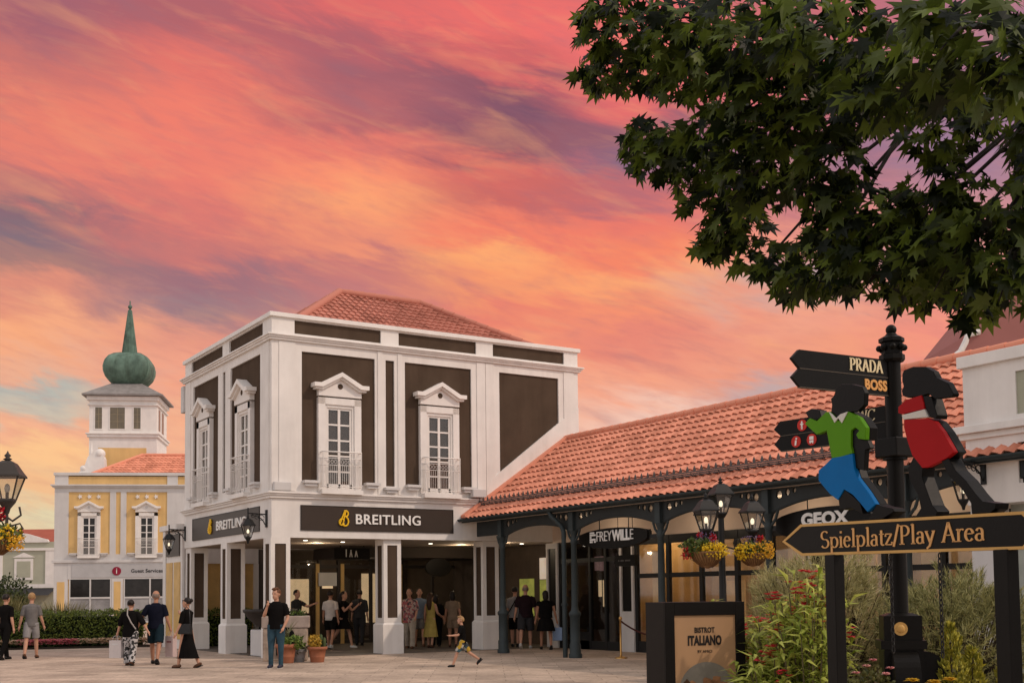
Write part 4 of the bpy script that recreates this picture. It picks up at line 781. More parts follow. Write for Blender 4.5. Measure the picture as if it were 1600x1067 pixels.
o = arm(r1, 3.215, .148, 1.12); put('lettering', upright(text_mesh('BOSS', .115, .008, .9, 1.08, .005, 'RIGHT'), Vector((-.09, -.018, 3.285)), 0), M('orange_letter', (.75, .38, .12), .5), o)
r2 = R(-83.3)
RDD = M('sign_disc_red', (.52, .03, .02), .5)
def disc(o, x, z, fn_):
    b = MB(); b.tube([(x, -.015, z), (x, -.021, z)], .052, 24); d = b.build('symbol_disc', RDD, o); s = MB(); fn_(s, x, z); s.build('pictogram', LETW, d)
def man_(s, x, z): s.tube([(x, -.021, z+.028), (x, -.024, z+.028)], .009, 10); s.box(x-.008, x+.008, -.024, -.021, z-.012, z+.018); s.box(x-.017, x+.017, -.0238, -.021, z+.004, z+.016); s.box(x-.008, x-.002, -.0242, -.021, z-.038, z-.012); s.box(x+.002, x+.008, -.0242, -.021, z-.038, z-.012)
def woman_(s, x, z): s.tube([(x, -.021, z+.028), (x, -.024, z+.028)], .009, 10); s.prism([(x-.018, z-.018), (x+.018, z-.018), (x+.006, z+.018), (x-.006, z+.018)], lambda a, c_, d: (a, d, c_), -.021, -.024); s.box(x-.007, x-.002, -.0242, -.021, z-.038, z-.018); s.box(x+.002, x+.007, -.0242, -.021, z-.038, z-.018)
def info_(s, x, z): s.tube([(x+.006, -.021, z+.026), (x+.006, -.024, z+.026)], .009, 10); s.prism([(x-.014, z-.034), (x+.004, z-.034), (x+.010, z+.012), (x-.008, z+.012)], lambda a, c_, d: (a, d, c_), -.021, -.024)
def bus_(s, x, z): s.box(x-.022, x+.022, -.0235, -.021, z+.0, z+.030); s.box(x-.022, x+.022, -.024, -.021, z-.026, z-.006); s.box(x-.018, x-.008, -.0242, -.021, z-.034, z-.026); s.box(x+.008, x+.018, -.0242, -.021, z-.034, z-.026)
o = arm(r2, 3.012, .132, 1.24); disc(o, -.92, 3.08, man_); disc(o, -.76, 3.08, woman_)
mb, wd = serif('WC', .095, .12, .05, .005); [mb.v.__setitem__(i, (v[0]-.34, v[1]-.016, v[2]+3.035)) for i, v in enumerate(mb.v)]; mb.build('lettering', CREAM, o)
o = arm(r2, 2.872, .132, 1.24); disc(o, -.99, 2.94, info_); disc(o, -.82, 2.94, bus_)
mb, wd = serif('Guest', .10, .12, .05, .005); [mb.v.__setitem__(i, (v[0]-.62, v[1]-.016, v[2]+2.90)) for i, v in enumerate(mb.v)]; mb.build('lettering', CREAM, o)
# ------------------------------------------------------------------ arrow board with two cut-out children on top
PS = thing('playground_sign', 'black arrow board lettered Spielplatz/Play Area in gold on two posts', 'sign', (-4.35, -23.252, 0), R(-101.17))
V3 = lambda a, c_, d: (a, d, c_)
outer = [(-.628, 1.995), (-.372, 2.118), (1.90, 2.062), (1.94, 2.03), (1.94, 1.865), (1.90, 1.834), (-.369, 1.873)]
b = MB(); b.prism(outer, V3, -.03, .03); b.build('board', BLACK, PS)
cx_, cy_ = .7, 1.975
inner = [(-.585, 1.995), (-.36, 2.098), (1.885, 2.043), (1.918, 2.015), (1.918, 1.88), (1.885, 1.853), (-.358, 1.893)]
b = MB(); vs = [(a, -.034, c_) for a, c_ in outer]+[(a, -.034, c_) for a, c_ in inner]+[(a, -.029, c_) for a, c_ in outer]+[(a, -.029, c_) for a, c_ in inner]; n = 7
b.add(vs, [(i, (i+1) % n, n+(i+1) % n, n+i) for i in range(n)]+[(n+i, n+(i+1) % n, 3*n+(i+1) % n, 3*n+i) for i in range(n)]+[(2*n+i, 2*n+(i+1) % n, (i+1) % n, i) for i in range(n)]); b.build('border', GOLD, PS)
mb, wd = serif('Spielplatz/Play Area', .128, .125, .048, .005); k = 1.70/wd
for i, v in enumerate(mb.v): x = -.115+v[0]*k; mb.v[i] = (x, v[1]-.031, v[2]*1.0+1.932-.018*(x/1.7)-.012)
mb.build('lettering', M('gold_letter', (.66, .36, .13), .45, .05, 5), PS)
for x in (.0, 1.712): b = MB(); b.box(x-.06, x+.06, -.045, .045, 0, 1.868 if x < 1 else 1.84); b.build('post', BLACK, PS, bevel=.006)
def chain(x, y, z0, z1):
    b = MB(); n = int((z0-z1)/.034)
    for i in range(n):
        z = z0-i*.034; a = (i % 2)*math.pi/2; b.tube([(x+.011*math.cos(q)*math.cos(a), y+.011*math.cos(q)*math.sin(a), z+.022*math.sin(q)) for q in [j*math.pi/4 for j in range(9)]], .0045, 5, cap=False)
    b.build('chain', DARK, PS)
chain(.64, .0, 1.83, 1.12); chain(1.13, .0, 1.82, 1.12)
P_ = dict(
bhead=[(0.111, 3.101), (0.186, 3.122), (0.305, 3.101), (0.42, 3.064), (0.448, 3.015), (0.437, 2.928), (0.366, 2.894), (0.272, 2.901), (0.175, 2.892), (0.137, 2.852), (0.09, 2.912), (0.049, 2.934), (0.062, 2.986), (0.051, 3.034), (0.097, 3.057)],
bshirt=[(-0.278, 2.892), (-0.215, 2.926), (-0.126, 2.889), (-0.008, 2.942), (0.042, 2.939), (0.149, 2.85), (0.26, 2.907), (0.387, 2.846), (0.457, 2.763), (0.448, 2.675), (0.368, 2.693), (0.346, 2.726), (0.383, 2.751), (0.337, 2.779), (0.289, 2.763), (0.28, 2.652), (0.298, 2.597), (0.161, 2.583), (0.051, 2.588), (0.03, 2.667), (-0.002, 2.802), (-0.13, 2.788)],
bcollar=[(0.035, 2.941), (0.105, 2.844), (0.15, 2.873), (0.192, 2.829), (0.267, 2.906), (0.176, 2.9), (0.126, 2.877), (0.083, 2.913)],
bhand=[(-0.293, 2.985), (-0.212, 3.0), (-0.109, 2.973), (-0.086, 2.915), (-0.177, 2.897), (-0.242, 2.925)],
btrous=[(0.051, 2.588), (0.298, 2.593), (0.312, 2.484), (0.344, 2.414), (0.454, 2.308), (0.544, 2.206), (0.447, 2.158), (0.37, 2.227), (0.291, 2.292), (0.187, 2.342), (0.111, 2.269), (0.014, 2.323), (-0.12, 2.435), (-0.117, 2.513), (-0.026, 2.55)],
bshoe=[(0.111, 2.269), (0.187, 2.339), (0.291, 2.277), (0.359, 2.228), (0.39, 2.149), (0.25, 2.20), (0.119, 2.195)],
bshoe2=[(0.544, 2.206), (0.605, 2.187), (0.712, 2.165), (0.732, 2.142), (0.601, 2.098), (0.447, 2.10)],
barm=[(0.289, 2.763), (0.337, 2.779), (0.383, 2.751), (0.346, 2.726), (0.368, 2.689), (0.448, 2.673), (0.479, 2.613), (0.422, 2.605), (0.404, 2.46), (0.312, 2.484), (0.298, 2.597), (0.28, 2.652)],
ghead=[(0.856, 3.075), (0.872, 3.1), (0.965, 3.107), (1.085, 3.085), (1.161, 3.041), (1.188, 2.995), (1.291, 2.943), (1.343, 2.861), (1.333, 2.843), (1.172, 2.855), (1.134, 2.881), (1.111, 2.899), (1.076, 2.898), (1.056, 2.894), (0.955, 2.903), (0.904, 2.905), (0.853, 2.927), (0.844, 2.964), (0.866, 2.988), (0.852, 3.033)],
gtop=[(0.812, 2.856), (0.893, 2.892), (1.046, 2.9), (1.069, 2.837), (1.071, 2.802), (0.847, 2.801), (0.81, 2.813)],
gband=[(0.843, 2.795), (1.071, 2.802), (1.104, 2.743), (0.856, 2.762)],
gskirt=[(0.866, 2.76), (1.104, 2.736), (1.165, 2.707), (1.238, 2.629), (1.338, 2.483), (1.267, 2.451), (1.092, 2.41), (1.033, 2.412), (0.937, 2.509), (0.891, 2.619), (0.864, 2.707)],
garm=[(1.056, 2.893), (1.134, 2.88), (1.186, 2.744), (1.175, 2.721), (1.118, 2.738), (1.081, 2.801), (1.069, 2.837)],
gleg1=[(0.947, 2.501), (1.033, 2.416), (1.02, 2.355), (1.083, 2.213), (1.11, 2.157), (1.156, 2.113), (1.145, 2.082), (0.937, 2.087), (1.0, 2.144), (0.975, 2.236), (0.898, 2.339), (0.882, 2.425)],
gleg2=[(1.21, 2.438), (1.277, 2.45), (1.338, 2.364), (1.426, 2.29), (1.502, 2.205), (1.561, 2.149), (1.68, 2.127), (1.67, 2.092), (1.627, 2.070), (1.469, 2.073), (1.464, 2.143), (1.387, 2.241), (1.28, 2.33)])
VS = bpy.data.materials.new('varnish')
def cutout(label, cat_, parts):
    t = thing('cutout_figure', label, cat_, (-4.35, -23.252, 0), R(-101.17)); 
    for nm, key, mat, d0, d1 in parts:
        b = MB(); b.prism(P_[key], V3, d0, d1); b.build(nm, mat, t, bevel=.004)
    return t
GRN = M('paint_green', (.085, .25, .006), .55, .06, 4, spec=.1); BLU = M('paint_blue', (.001, .125, .36), .55, .06, 4, spec=.1); RDP = M('paint_red', (.36, .008, .010), .55, .06, 4, spec=.1); OFFW = M('paint_off_white', (.62, .60, .54), .5, .05, 4); BLK2 = M('painted_black', (.004, .0035, .003), .45, .2, 8, .1, 40, spec=.12)
cutout('running boy cut-out in green shirt and blue trousers on the arrow board', 'cut-out', [('head', 'bhead', BLK2, -.03, .01), ('arm', 'barm', BLK2, -.02, .02), ('hand', 'bhand', BLK2, -.02, .05), ('shirt', 'bshirt', GRN, -.037, .0), ('shirt_back', 'bshirt', BLK2, .001, .07), ('collar', 'bcollar', OFFW, -.044, -.036), ('trousers', 'btrous', BLU, -.037, .0), ('trousers_back', 'btrous', BLK2, .001, .07), ('shoe', 'bshoe', BLK2, -.03, .075), ('shoe', 'bshoe2', BLK2, -.03, .075)])
cutout('striding girl cut-out in red dress with black ponytail on the arrow board', 'cut-out', [('head', 'ghead', BLK2, -.03, .02), ('arm', 'garm', BLK2, -.03, .06), ('dress_top', 'gtop', RDP, -.037, .0), ('belt', 'gband', OFFW, -.036, .0), ('skirt', 'gskirt', RDP, -.037, .0), ('dress_back', 'gskirt', BLK2, .001, .07), ('leg', 'gleg1', BLK2, -.03, .075), ('leg', 'gleg2', BLK2, -.03, .075)])
# ------------------------------------------------------------------ poster stand
ST = thing('poster_stand', 'black box poster stand with a tan Bistrot Italiano poster', 'advert stand', (-3.706, -20.467, 0), R(-18.4))
BS = M('black_board', (.008, .0065, .0055), .6, .15, 6, .08, 60, spec=.12)
b = MB(); b.box(0, .84, 0, .52, 0, 1.505); b.build('cabinet', BS, ST, bevel=.006)
b = MB()
for q in ((0, .10, -.025, 0, 0, 1.505), (.74, .84, -.025, 0, 0, 1.505), (.10, .74, -.025, 0, 1.375, 1.505), (.10, .74, -.025, 0, 0, .25)): b.box(*q)
b.build('frame', BS, ST, bevel=.004)
TAN = M('tan_poster', (.42, .25, .13), .5, .06, 2.5); b = MB(); b.box(.10, .74, -.010, -.003, .25, 1.375); po_ = b.build('poster', TAN, ST)
INK = M('ink', (.018, .014, .012), .6)
for tx, sz, z, w_, bo in (('BISTROT', .072, 1.228, .72, .002), ('ITALIANO', .125, 1.125, .60, .006), ('BY AMICI', .036, 1.022, 1.0, .0)):
    put('lettering', upright(text_mesh(tx, sz, .003, w_, 1.06, bo), Vector((.415, -.0125, z)), 0), INK, po_)
b = MB(); b.tube([(.43, -.010, .63), (.43, -.014, .63)], .29, 40); d_ = b.build('plate', M('poster_grey', (.22, .20, .16), .5, .2, 4), po_)
random.seed(5)
b = MB()
for i in range(26):
    a, r = random.uniform(0, 6.28), random.uniform(0, .2); x, z = .45+r*math.cos(a), .66+r*.7*math.sin(a); s = random.uniform(.02, .06); b.prism([(x+s*math.cos(q)*random.uniform(.6, 1), z+s*math.sin(q)*random.uniform(.6, 1)) for q in [k*math.pi/4 for k in range(8)]], V3, -.0155-.0002*i, -.014)
b.build('food', M('poster_food', (.30, .15, .07), .5, .5, 9), d_); b = MB(); b.prism([(.18, .72), (.22, .76), (.36, .60), (.32, .56)], V3, -.022, -.014); b.build('handle', M('poster_brown', (.09, .045, .02), .5), d_)
# ------------------------------------------------------------------ rope barrier
RB = thing('rope_barrier', 'brass post with a drooping dark red rope at the shop door', 'rope barrier', (6.69, -6.16, 0))
BRS = M('brass', (.52, .30, .10), .28, .1, 5, metal=.9)
for p in ((0, 0), (1.45, -1.15)): b = MB(); b.lathe([(.16, 0), (.16, .02), (.05, .05), (.025, .07), (.025, .93), (.04, .95), (.045, .99), (.02, 1.03)], (p[0], p[1], 0), 14); b.build('post', BRS, RB)
b = MB(); b.tube([(1.45*k, -1.15*k, .92-1.5*k*(1-k)) for k in [i/14 for i in range(15)]], .022, 8); b.build('rope', M('rope_red', (.07, .022, .018), .8), RB)
# ------------------------------------------------------------------ stone fountain, bowl and pots by the corner column
SF = thing('stone_trough', 'stone block planter with a dark arched grille and greenery on top', 'planter', (-.15, -1.35, 0), R(-24))
STN = M('rough_stone', (.36, .28, .22), .85, .35, 5, .6, 14)
b = MB(); b.box(-.55, .55, 0, .62, .0, .82); b.build('block', STN, SF, bevel=.03); b = MB(); b.box(-.58, .60, -.02, .64, .82, 1.12); b.build('coping', M('weathered_beam', (.34, .27, .23), .85, .25, 3, .5, 10), SF, bevel=.025)
b = MB(); b.prism([(-.22, .15), (.24, .15), (.24, .62)]+[(.01+.23*math.cos(q), .62+.23*math.sin(q)) for q in [i*math.pi/12 for i in range(1, 12)]]+[(-.22, .62)], V3, -.05, .01); o = b.build('grille', BLACK, SF, bevel=.01)
b = MB(); b.lathe([(.02, 0), (.06, .01), (.03, .03)], n=10); b.build('spout', M('steel', (.5, .5, .5), .3, metal=.9), o, (.02, -.07, .62))
BW = thing('stone_bowl', 'dark stone bowl on a white block between the left columns', 'planter bowl', (.55, 1.55, 0))
b = MB(); b.box(-.42, .42, -.42, .42, 0, .72); b.build('pedestal', GREYW, BW, bevel=.03)
b = MB(); b.lathe([(.12, .72), (.20, .74), (.42, .85), (.62, 1.05), (.70, 1.18), (.74, 1.20), (.74, 1.27), (.66, 1.27), (.6, 1.15)], n=28); b.build('bowl', M('dark_stone', (.04, .034, .03), .6, .2, 4), BW)
TC = M('terracotta_pot', (.34, .13, .07), .75, .12, 4)
def pot(label, loc, r, hgt, mat=None):
    t = thing('flower_pot', label, 'flower pot', loc); b = MB(); b.lathe([(r*.68, 0), (r*.72, .02), (r*.78, hgt*.3), (r*.82, hgt*.34), (r*.80, hgt*.38), (r*.92, hgt*.8), (r*1.06, hgt*.82), (r*1.08, hgt), (r*.94, hgt), (r*.9, hgt*.9)], n=20); b.build('pot', mat or TC, t)
    b = MB(); b.lathe([(r*.9, hgt*.88), (r*.3, hgt*.93), (.01, hgt*.94)], n=14); b.build('soil', M('soil', (.03, .02, .014), .95, .3, 9), t); return t
POT1 = pot('terracotta pot of cactus and yellow flowers right of the stone trough', (.30, -2.33, 0), .23, .38)
POT2 = pot('terracotta pot with trailing leaves behind the standing man', (-.42, -2.12, 0), .25, .46)
POT3 = pot('pale grey pot in front of the dark grille', (-.02, -1.92, 0), .19, .30, M('grey_pot', (.30, .29, .28), .6, .1, 4))
# ------------------------------------------------------------------ people
SKIN = M('skin', (.50, .27, .18), .5, .06, 8); SKIN2 = M('skin_tan', (.40, .20, .125), .5, .06, 8)
def cloth(name, c, var=.15, vs=6): return M(name, c, .95, var, vs, .15, 90, spec=.04)
BLKC = cloth('black_cloth', (.008, .0072, .0070)); NAVY = cloth('navy_cloth', (.009, .010, .019)); GRYC = cloth('grey_cloth', (.16, .15, .145)); LGRY = cloth('light_grey_cloth', (.26, .25, .25)); WHTC = cloth('white_cloth', (.50, .46, .44)); JEAN = cloth('jeans', (.035, .070, .095), .35, 5); CREAMC = cloth('cream_cloth', (.40, .34, .27)); YELC = cloth('yellow_cloth', (.42, .32, .09)); BEIC = cloth('beige_cloth', (.24, .17, .115)); MARN = cloth('maroon_cloth', (.020, .011, .013)); DGRY = cloth('charcoal_cloth', (.035, .034, .036)); PBLU = cloth('pale_blue_cloth', (.17, .22, .29)); TEAL = cloth('dark_teal_cloth', (.012, .024, .032))
def pattern(name, cols, sc):
    mt = bpy.data.materials.new(name); mt.use_nodes = True; t = mt.node_tree; p = t.nodes['Principled BSDF']; p.inputs['Roughness'].default_value = .85
    x = t.nodes.new('ShaderNodeTexCoord'); v = t.nodes.new('ShaderNodeTexVoronoi'); v.inputs['Scale'].default_value = sc; v.inputs['Randomness'].default_value = 1; t.links.new(x.outputs['Object'], v.inputs['Vector'])
    s = t.nodes.new('ShaderNodeSeparateColor'); t.links.new(v.outputs['Color'], s.inputs[0]); r = t.nodes.new('ShaderNodeValToRGB'); r.color_ramp.interpolation = 'CONSTANT'; t.links.new(s.outputs[0], r.inputs[0])
    while len(r.color_ramp.elements) < len(cols): r.color_ramp.elements.new(.5)
    for i, (e, c) in enumerate(zip(r.color_ramp.elements, cols)): e.position = i/len(cols); e.color = (*c, 1)
    t.links.new(r.outputs[0], p.inputs['Base Color']); return mt
PATT = pattern('black_white_print', [(.02, .02, .02), (.50, .47, .46), (.03, .03, .03), (.45, .43, .42)], 22); FLOR = pattern('floral_print', [(.42, .33, .28), (.36, .08, .08), (.28, .10, .11), (.48, .30, .24), (.06, .05, .05)], 19); BOYS = pattern('print_shorts', [(.02, .05, .07), (.40, .38, .33), (.03, .08, .10), (.42, .26, .02), (.02, .03, .04)], 13)
H_DARK = M('hair_dark', (.016, .011, .009), .5, .3, 20); H_AUB = M('hair_auburn', (.11, .042, .018), .5, .3, 20); H_BLO = M('hair_blond', (.34, .20, .09), .5, .25, 20); H_GREY = M('hair_grey', (.20, .15, .12), .5, .2, 20); H_BRN = M('hair_brown', (.055, .028, .016), .5, .3, 20)
SH_B = M('shoe_black', (.013, .012, .012), .5, .1, 9); SH_W = M('shoe_white', (.55, .53, .50), .6, .08, 9); SH_T = M('sandal_brown', (.12, .055, .03), .6, .15, 9); SH_N = M('sneaker_navy', (.03, .03, .05), .7, .1, 9); SOLE = M('sole_white', (.6, .58, .55), .6)
def remesh(mb, vox, smooth=3):
    me = mb.mesh('tmp'); o = bpy.data.objects.new('tmp', me); col.objects.link(o)
    r = o.modifiers.new('r', 'REMESH'); r.mode = 'VOXEL'; r.voxel_size = vox; r.use_smooth_shade = True
    s = o.modifiers.new('s', 'SMOOTH'); s.factor = .5; s.iterations = smooth
    dg = bpy.context.evaluated_depsgraph_get(); out = bpy.data.meshes.new_from_object(o.evaluated_get(dg)); bpy.data.objects.remove(o); bpy.data.meshes.remove(me); return out
def rings(mb, secs, n=18):                                           # secs: (x, y, z, rx, ry)
    vs = [(x+rx*math.cos(2*math.pi*j/n), y+ry*math.sin(2*math.pi*j/n), z) for x, y, z, rx, ry in secs for j in range(n)]; k = len(secs)
    mb.add(vs, [(i*n+j, i*n+(j+1) % n, (i+1)*n+(j+1) % n, (i+1)*n+j) for i in range(k-1) for j in range(n)], 0, True); mb.add(vs[:n], [tuple(range(n))[::-1]]); mb.add(vs[-n:], [tuple(range(n))])
def rotx(v, a): c, s = math.cos(a), math.sin(a); return Vector((v.x, v.y*c-v.z*s, v.y*s+v.z*c))
def person(label, loc, theta, H=1.76, w=1.0, legs=((8, 4), (-10, 12)), arms=((6, 8, 12, 0), (-6, 8, 12, 0)), lean=0, head=(0, 0), skin=None, top=None, bottom=None, hair=None, shoes=None, group=None, fine=True):
    """local frame: faces -Y, left side +X. legs: (hip forward deg, knee deg); arms: (shoulder forward, out, elbow, inward twist); index 0 = left"""
    s = H/1.76; skin = skin or SKIN; t = thing('person', label, 'person', loc, R(-32+theta), group)
    vox = .0105*s if fine else .016*s
    hipz = .93
    J = {}
    low = 9
    for i, sd in ((0, 1), (1, -1)):
        hp = Vector((sd*.088*w, 0, 0)); a, k = R(legs[i][0]), R(legs[i][1])
        kn = hp+Vector((sd*.012, -.44*math.sin(a), -.44*math.cos(a))); an = kn+Vector((0, .41*math.sin(k-a), -.41*math.cos(k-a))); J[i] = [hp, kn, an]; pit = (k-a)
        low = min(low, an.z-.075*math.cos(pit)-max(0, .10*math.sin(pit)))
    up = -low
    for i in J: J[i] = [p+Vector((0, 0, up)) for p in J[i]]
    hz = up
    L_ = R(lean)
    def T(x, y, z): v = rotx(Vector((x, y, z-hipz)), L_); return v+Vector((0, 0, hz))   # torso point given at standing height
    b = MB()
    def limb(pts, rad): b.tube(pts, rad, 12)
    def sec(z, rx, ry, y=0): v = T(0, y, z); return (v.x, v.y, v.z, rx*w, ry*w)
    rings(b, [sec(.84, .10, .08), sec(.90, .155, .105), sec(.98, .155, .105), sec(1.08, .135, .095, -.005), sec(1.2, .15, .105, -.01), sec(1.32, .17, .11, -.005), sec(1.41, .15, .085), sec(1.46, .08, .06)])
    nk0, nk1 = T(0, .01, 1.42), T(0, -.012, 1.54); limb([nk0, nk1], [.058, .052])
    hc = T(0, -.02, 1.632); hm = Matrix.Rotation(R(head[0]), 4, 'Z') @ Matrix.Rotation(R(head[1]), 4, 'X') @ Matrix.Scale(1.10, 4)
    hb = MB(); hb.ell((0, .01, .02), (.076, .094, .098), 16, 12); hb.ell((0, -.028, -.045), (.056, .062, .066), 12, 10); hb.ell((0, -.060, -.085), (.030, .025, .022), 10, 6)
    hb.tube([(0, -.082, .018), (0, -.100, -.016), (0, -.086, -.026)], [.008, .014, .010], 6)
    for sd in (-1, 1): hb.ell((sd*.077, .015, -.005), (.012, .022, .032), 8, 6)
    o_ = len(b.v)
    b.add([hc+(hm @ Vector(v)) for v in hb.v], hb.f, 0, True)
    arm_j = {}
    for i, sd in ((0, 1), (1, -1)):
        sh = T(sd*.172*w, .0, 1.385); f, o, e_, tw = [R(q) for q in arms[i]]
        d = Vector((sd*math.sin(o), -math.sin(f)*math.cos(o), -math.cos(f)*math.cos(o))); el_ = sh+d*.285
        f2 = f+e_; d2 = Vector((sd*math.sin(o)*math.cos(tw)-sd*math.sin(tw), -math.sin(f2)*math.cos(o), -math.cos(f2)*math.cos(o))).normalized(); wr = el_+d2*.245
        arm_j[i] = (sh, el_, wr, d2)
        limb([sh+Vector((-sd*.03, 0, .01)), sh.lerp(el_, .35), el_, el_.lerp(wr, .3), wr], [.055*w, .048*w, .038, .040, .026])
        # hand: palm, four curled fingers, thumb from the side
        side = Vector((0, -1, 0)); side = (side-d2*side.dot(d2)); side = side.normalized() if side.length > .2 else Vector((sd, 0, 0)); pn = side.cross(d2)*sd   # side: thumb side
        pc = wr+d2*.045; b.tube([wr, pc, wr+d2*.085], [.024, .034, .030], 10)
        for q in range(4):
            r0 = wr+d2*.082+side*(.027-.018*q); ln_ = (.068, .078, .072, .055)[q]; p1 = r0+d2*ln_*.5-pn*.006; p2 = p1+(d2*.75-pn*.6).normalized()*ln_*.5
            b.tube([r0-d2*.02, p1, p2], [.0092, .0088, .0078], 7)
        b.tube([wr+d2*.03+side*.024, wr+d2*.06+side*.045-pn*.008, wr+d2*.088+side*.047-pn*.018], [.012, .010, .008], 7)
    for i in J:
        hp, kn, an = J[i]; limb([hp+Vector((0, 0, .02)), hp.lerp(kn, .4), kn, kn.lerp(an, .3), an], [.088*w, .078*w, .053, .054, .036])
        k = R(legs[i][1])-R(legs[i][0]); fd = Vector((0, -math.cos(k*.8), -math.sin(k*.8) if k > 0 else -.0)).normalized(); b.tube([an+Vector((0, .02, -.03)), an+fd*.08+Vector((0, 0, -.04)), an+fd*.15+Vector((0, 0, -.05))], [.036, .034, .024], 8); J[i].append(fd)
    sc = Matrix.Scale(s, 4)
    def fin(mb, name, mat, v=None, sm=3): me = remesh(mb, (v or vox)/s, sm); me.transform(sc); return put(name, me, mat, t)
    def raw(mb, name, mat, par=None): me = mb.mesh(name); me.transform(sc); return put(name, me, mat, par or t)
    fin(b, 'body', skin, sm=2)
    # face
    ey = MB()
    for sd in (-1, 1): ey.ell(hc+(hm @ Vector((sd*.031, -.080, .018))), (.011, .008, .006), 8, 6)
    raw(ey, 'eyes', H_DARK); mo = MB(); mo.ell(hc+(hm @ Vector((0, -.082, -.055))), (.022, .008, .005), 8, 5); raw(mo, 'mouth', M('lips', (.30, .10, .08), .5))
    # hair
    hk, hmat = hair or ('short', H_DARK); hr = MB(); P = lambda x, y, z: hc+(hm @ Vector((x, y, z)))
    def cap(rx, ry, rz_, cz=.03, cy=.018, cut=-.05, front=-.062):
        n, mrow = 18, 10
        vs = []
        for i in range(mrow+1):
            th = math.pi*.66*i/mrow
            for j in range(n):
                ph = 2*math.pi*j/n; x, y, z = rx*math.sin(th)*math.cos(ph), ry*math.sin(th)*math.sin(ph), rz_*math.cos(th)
                if y < 0: z = max(z, .055-.3*abs(y) if abs(x) < .06 else .01)
                y = y*.80 if y < 0 else y; y2 = max(y+cy, front-.012*math.cos(ph*5)); vs.append(P(x, y2, z+cz+.003*math.sin(ph*7+i)))
        hr.add(vs, [(i*n+j, (i+1)*n+j, (i+1)*n+(j+1) % n, i*n+(j+1) % n) for i in range(mrow) for j in range(n)], 0, True); hr.add(vs[-n:], [tuple(range(n))])
    if hk == 'bald': cap(.079, .096, .085, .012, .012)
    else: cap(.086, .104, .098, .024, .016, front=-.078)
    if hk == 'quiff': hr.ell(P(0, -.055, .105), (.06, .045, .032), 10, 8); hr.ell(P(0, .0, .115), (.07, .07, .03), 10, 8)
    if hk == 'bun': hr.ell(P(0, .115, .05), (.05, .045, .05), 10, 8)
    if hk == 'long': hr.tube([P(0, .07, .05), P(0, .115, -.08), P(0, .125, -.26), P(0, .10, -.38)], [.075, .088, .085, .05], 12)
    if hk == 'bob': hr.tube([P(0, .05, .04), P(0, .065, -.08), P(0, .06, -.15)], [.08, .092, .06], 12)
    raw(hr, 'hair', hmat)
    # clothes
    def sleeve(mb, i, k, r):
        sh, el_, wr, _ = arm_j[i]; sd = 1 if i == 0 else -1
        pts = [sh+Vector((-sd*.06, 0, .012)), sh+Vector((-sd*.002, 0, -.006)), sh.lerp(el_, min(k, 1)*.5), sh.lerp(el_, min(k, 1))]; rr = [.056*w, .064*w, .062*w*r, .060*w*r]
        if k > 1: pts.append(el_.lerp(wr, k-1)); rr.append(.05*r)
        mb.tube(pts, rr, 14)
    kind, mat, slv = top[:3]; loose = top[3] if len(top) > 3 else 1.0
    mb = MB()
    hem = dict(tee=.86, loose=.76, dress=.95).get(kind, .86)
    q = 1.0*loose
    S_ = [sec(hem, .168*q, .122*q), sec(.95, .165*q, .120*q), sec(1.06, .152*q, .115*q, -.008), sec(1.2, .166*q, .125*q, -.012), sec(1.32, .182, .126, -.006), sec(1.405, .165, .10), sec(1.45, .10, .072), sec(1.475, .070, .062)]
    rings(mb, S_)
    for i in (0, 1):
        if slv > 0: sleeve(mb, i, slv, loose)
    fin(mb, 'dress_top' if kind == 'dress' else 'shirt', mat, .013*s, 2)
    kind, mat, lng = bottom[:3]; flare = bottom[3] if len(bottom) > 3 else 1.0
    mb = MB()
    if kind == 'skirt':
        y0 = (J[0][1].y+J[1][1].y)/2; ay = sum(J[i][2].y for i in J)/2; sp_ = abs(J[0][2].y-J[1][2].y)
        hz0, hz1 = T(0, 0, .98), lng; n = 36; vs = []
        for i in range(9):
            k = i/8; z = hz0.z*(1-k)+hz1*k; rx = (.150+(.06*flare)*k**.8)*w; ry = (.112+(.05*flare)*k**.8)*w+sp_*.30*k*k; yy = hz0.y*(1-k)+ay*k*.75
            for j in range(n): ph = 2*math.pi*j/n; f_ = 1+.05*k*math.sin(ph*7+i*.2)+.03*k*math.sin(ph*11+1); vs.append((rx*f_*math.cos(ph), yy+ry*f_*math.sin(ph), z))
        mb.add(vs, [(i*n+j, (i+1)*n+j, (i+1)*n+(j+1) % n, i*n+(j+1) % n) for i in range(8) for j in range(n)], 0, True); mb.add(vs[:n], [tuple(range(n))]); o = raw(mb, 'skirt', mat)
    else:
        rings(mb, [(0, 0, hz-.10, .11*w, .09*w), (0, 0, hz-.04, .166*w, .118*w), sec(.96, .162, .116), sec(1.0, .150, .110)])
        for i in J:
            hp, kn, an, _ = J[i]
            if kind == 'shorts': mb.tube([hp+Vector((0, 0, .03)), hp.lerp(kn, .5), hp.lerp(kn, lng)], [.098*w, .096*w*flare, .088*w*flare], 14)
            else: mb.tube([hp+Vector((0, 0, .03)), hp.lerp(kn, .5), kn, kn.lerp(an, .5), an+Vector((0, 0, -.02))], [.098*w, .090*w*flare, .066*flare*max(1, w*.95), .058*flare**1.6, .054*flare**2], 14)
        fin(mb, kind, mat, .013*s, 2)
    sm_ = shoes or SH_B
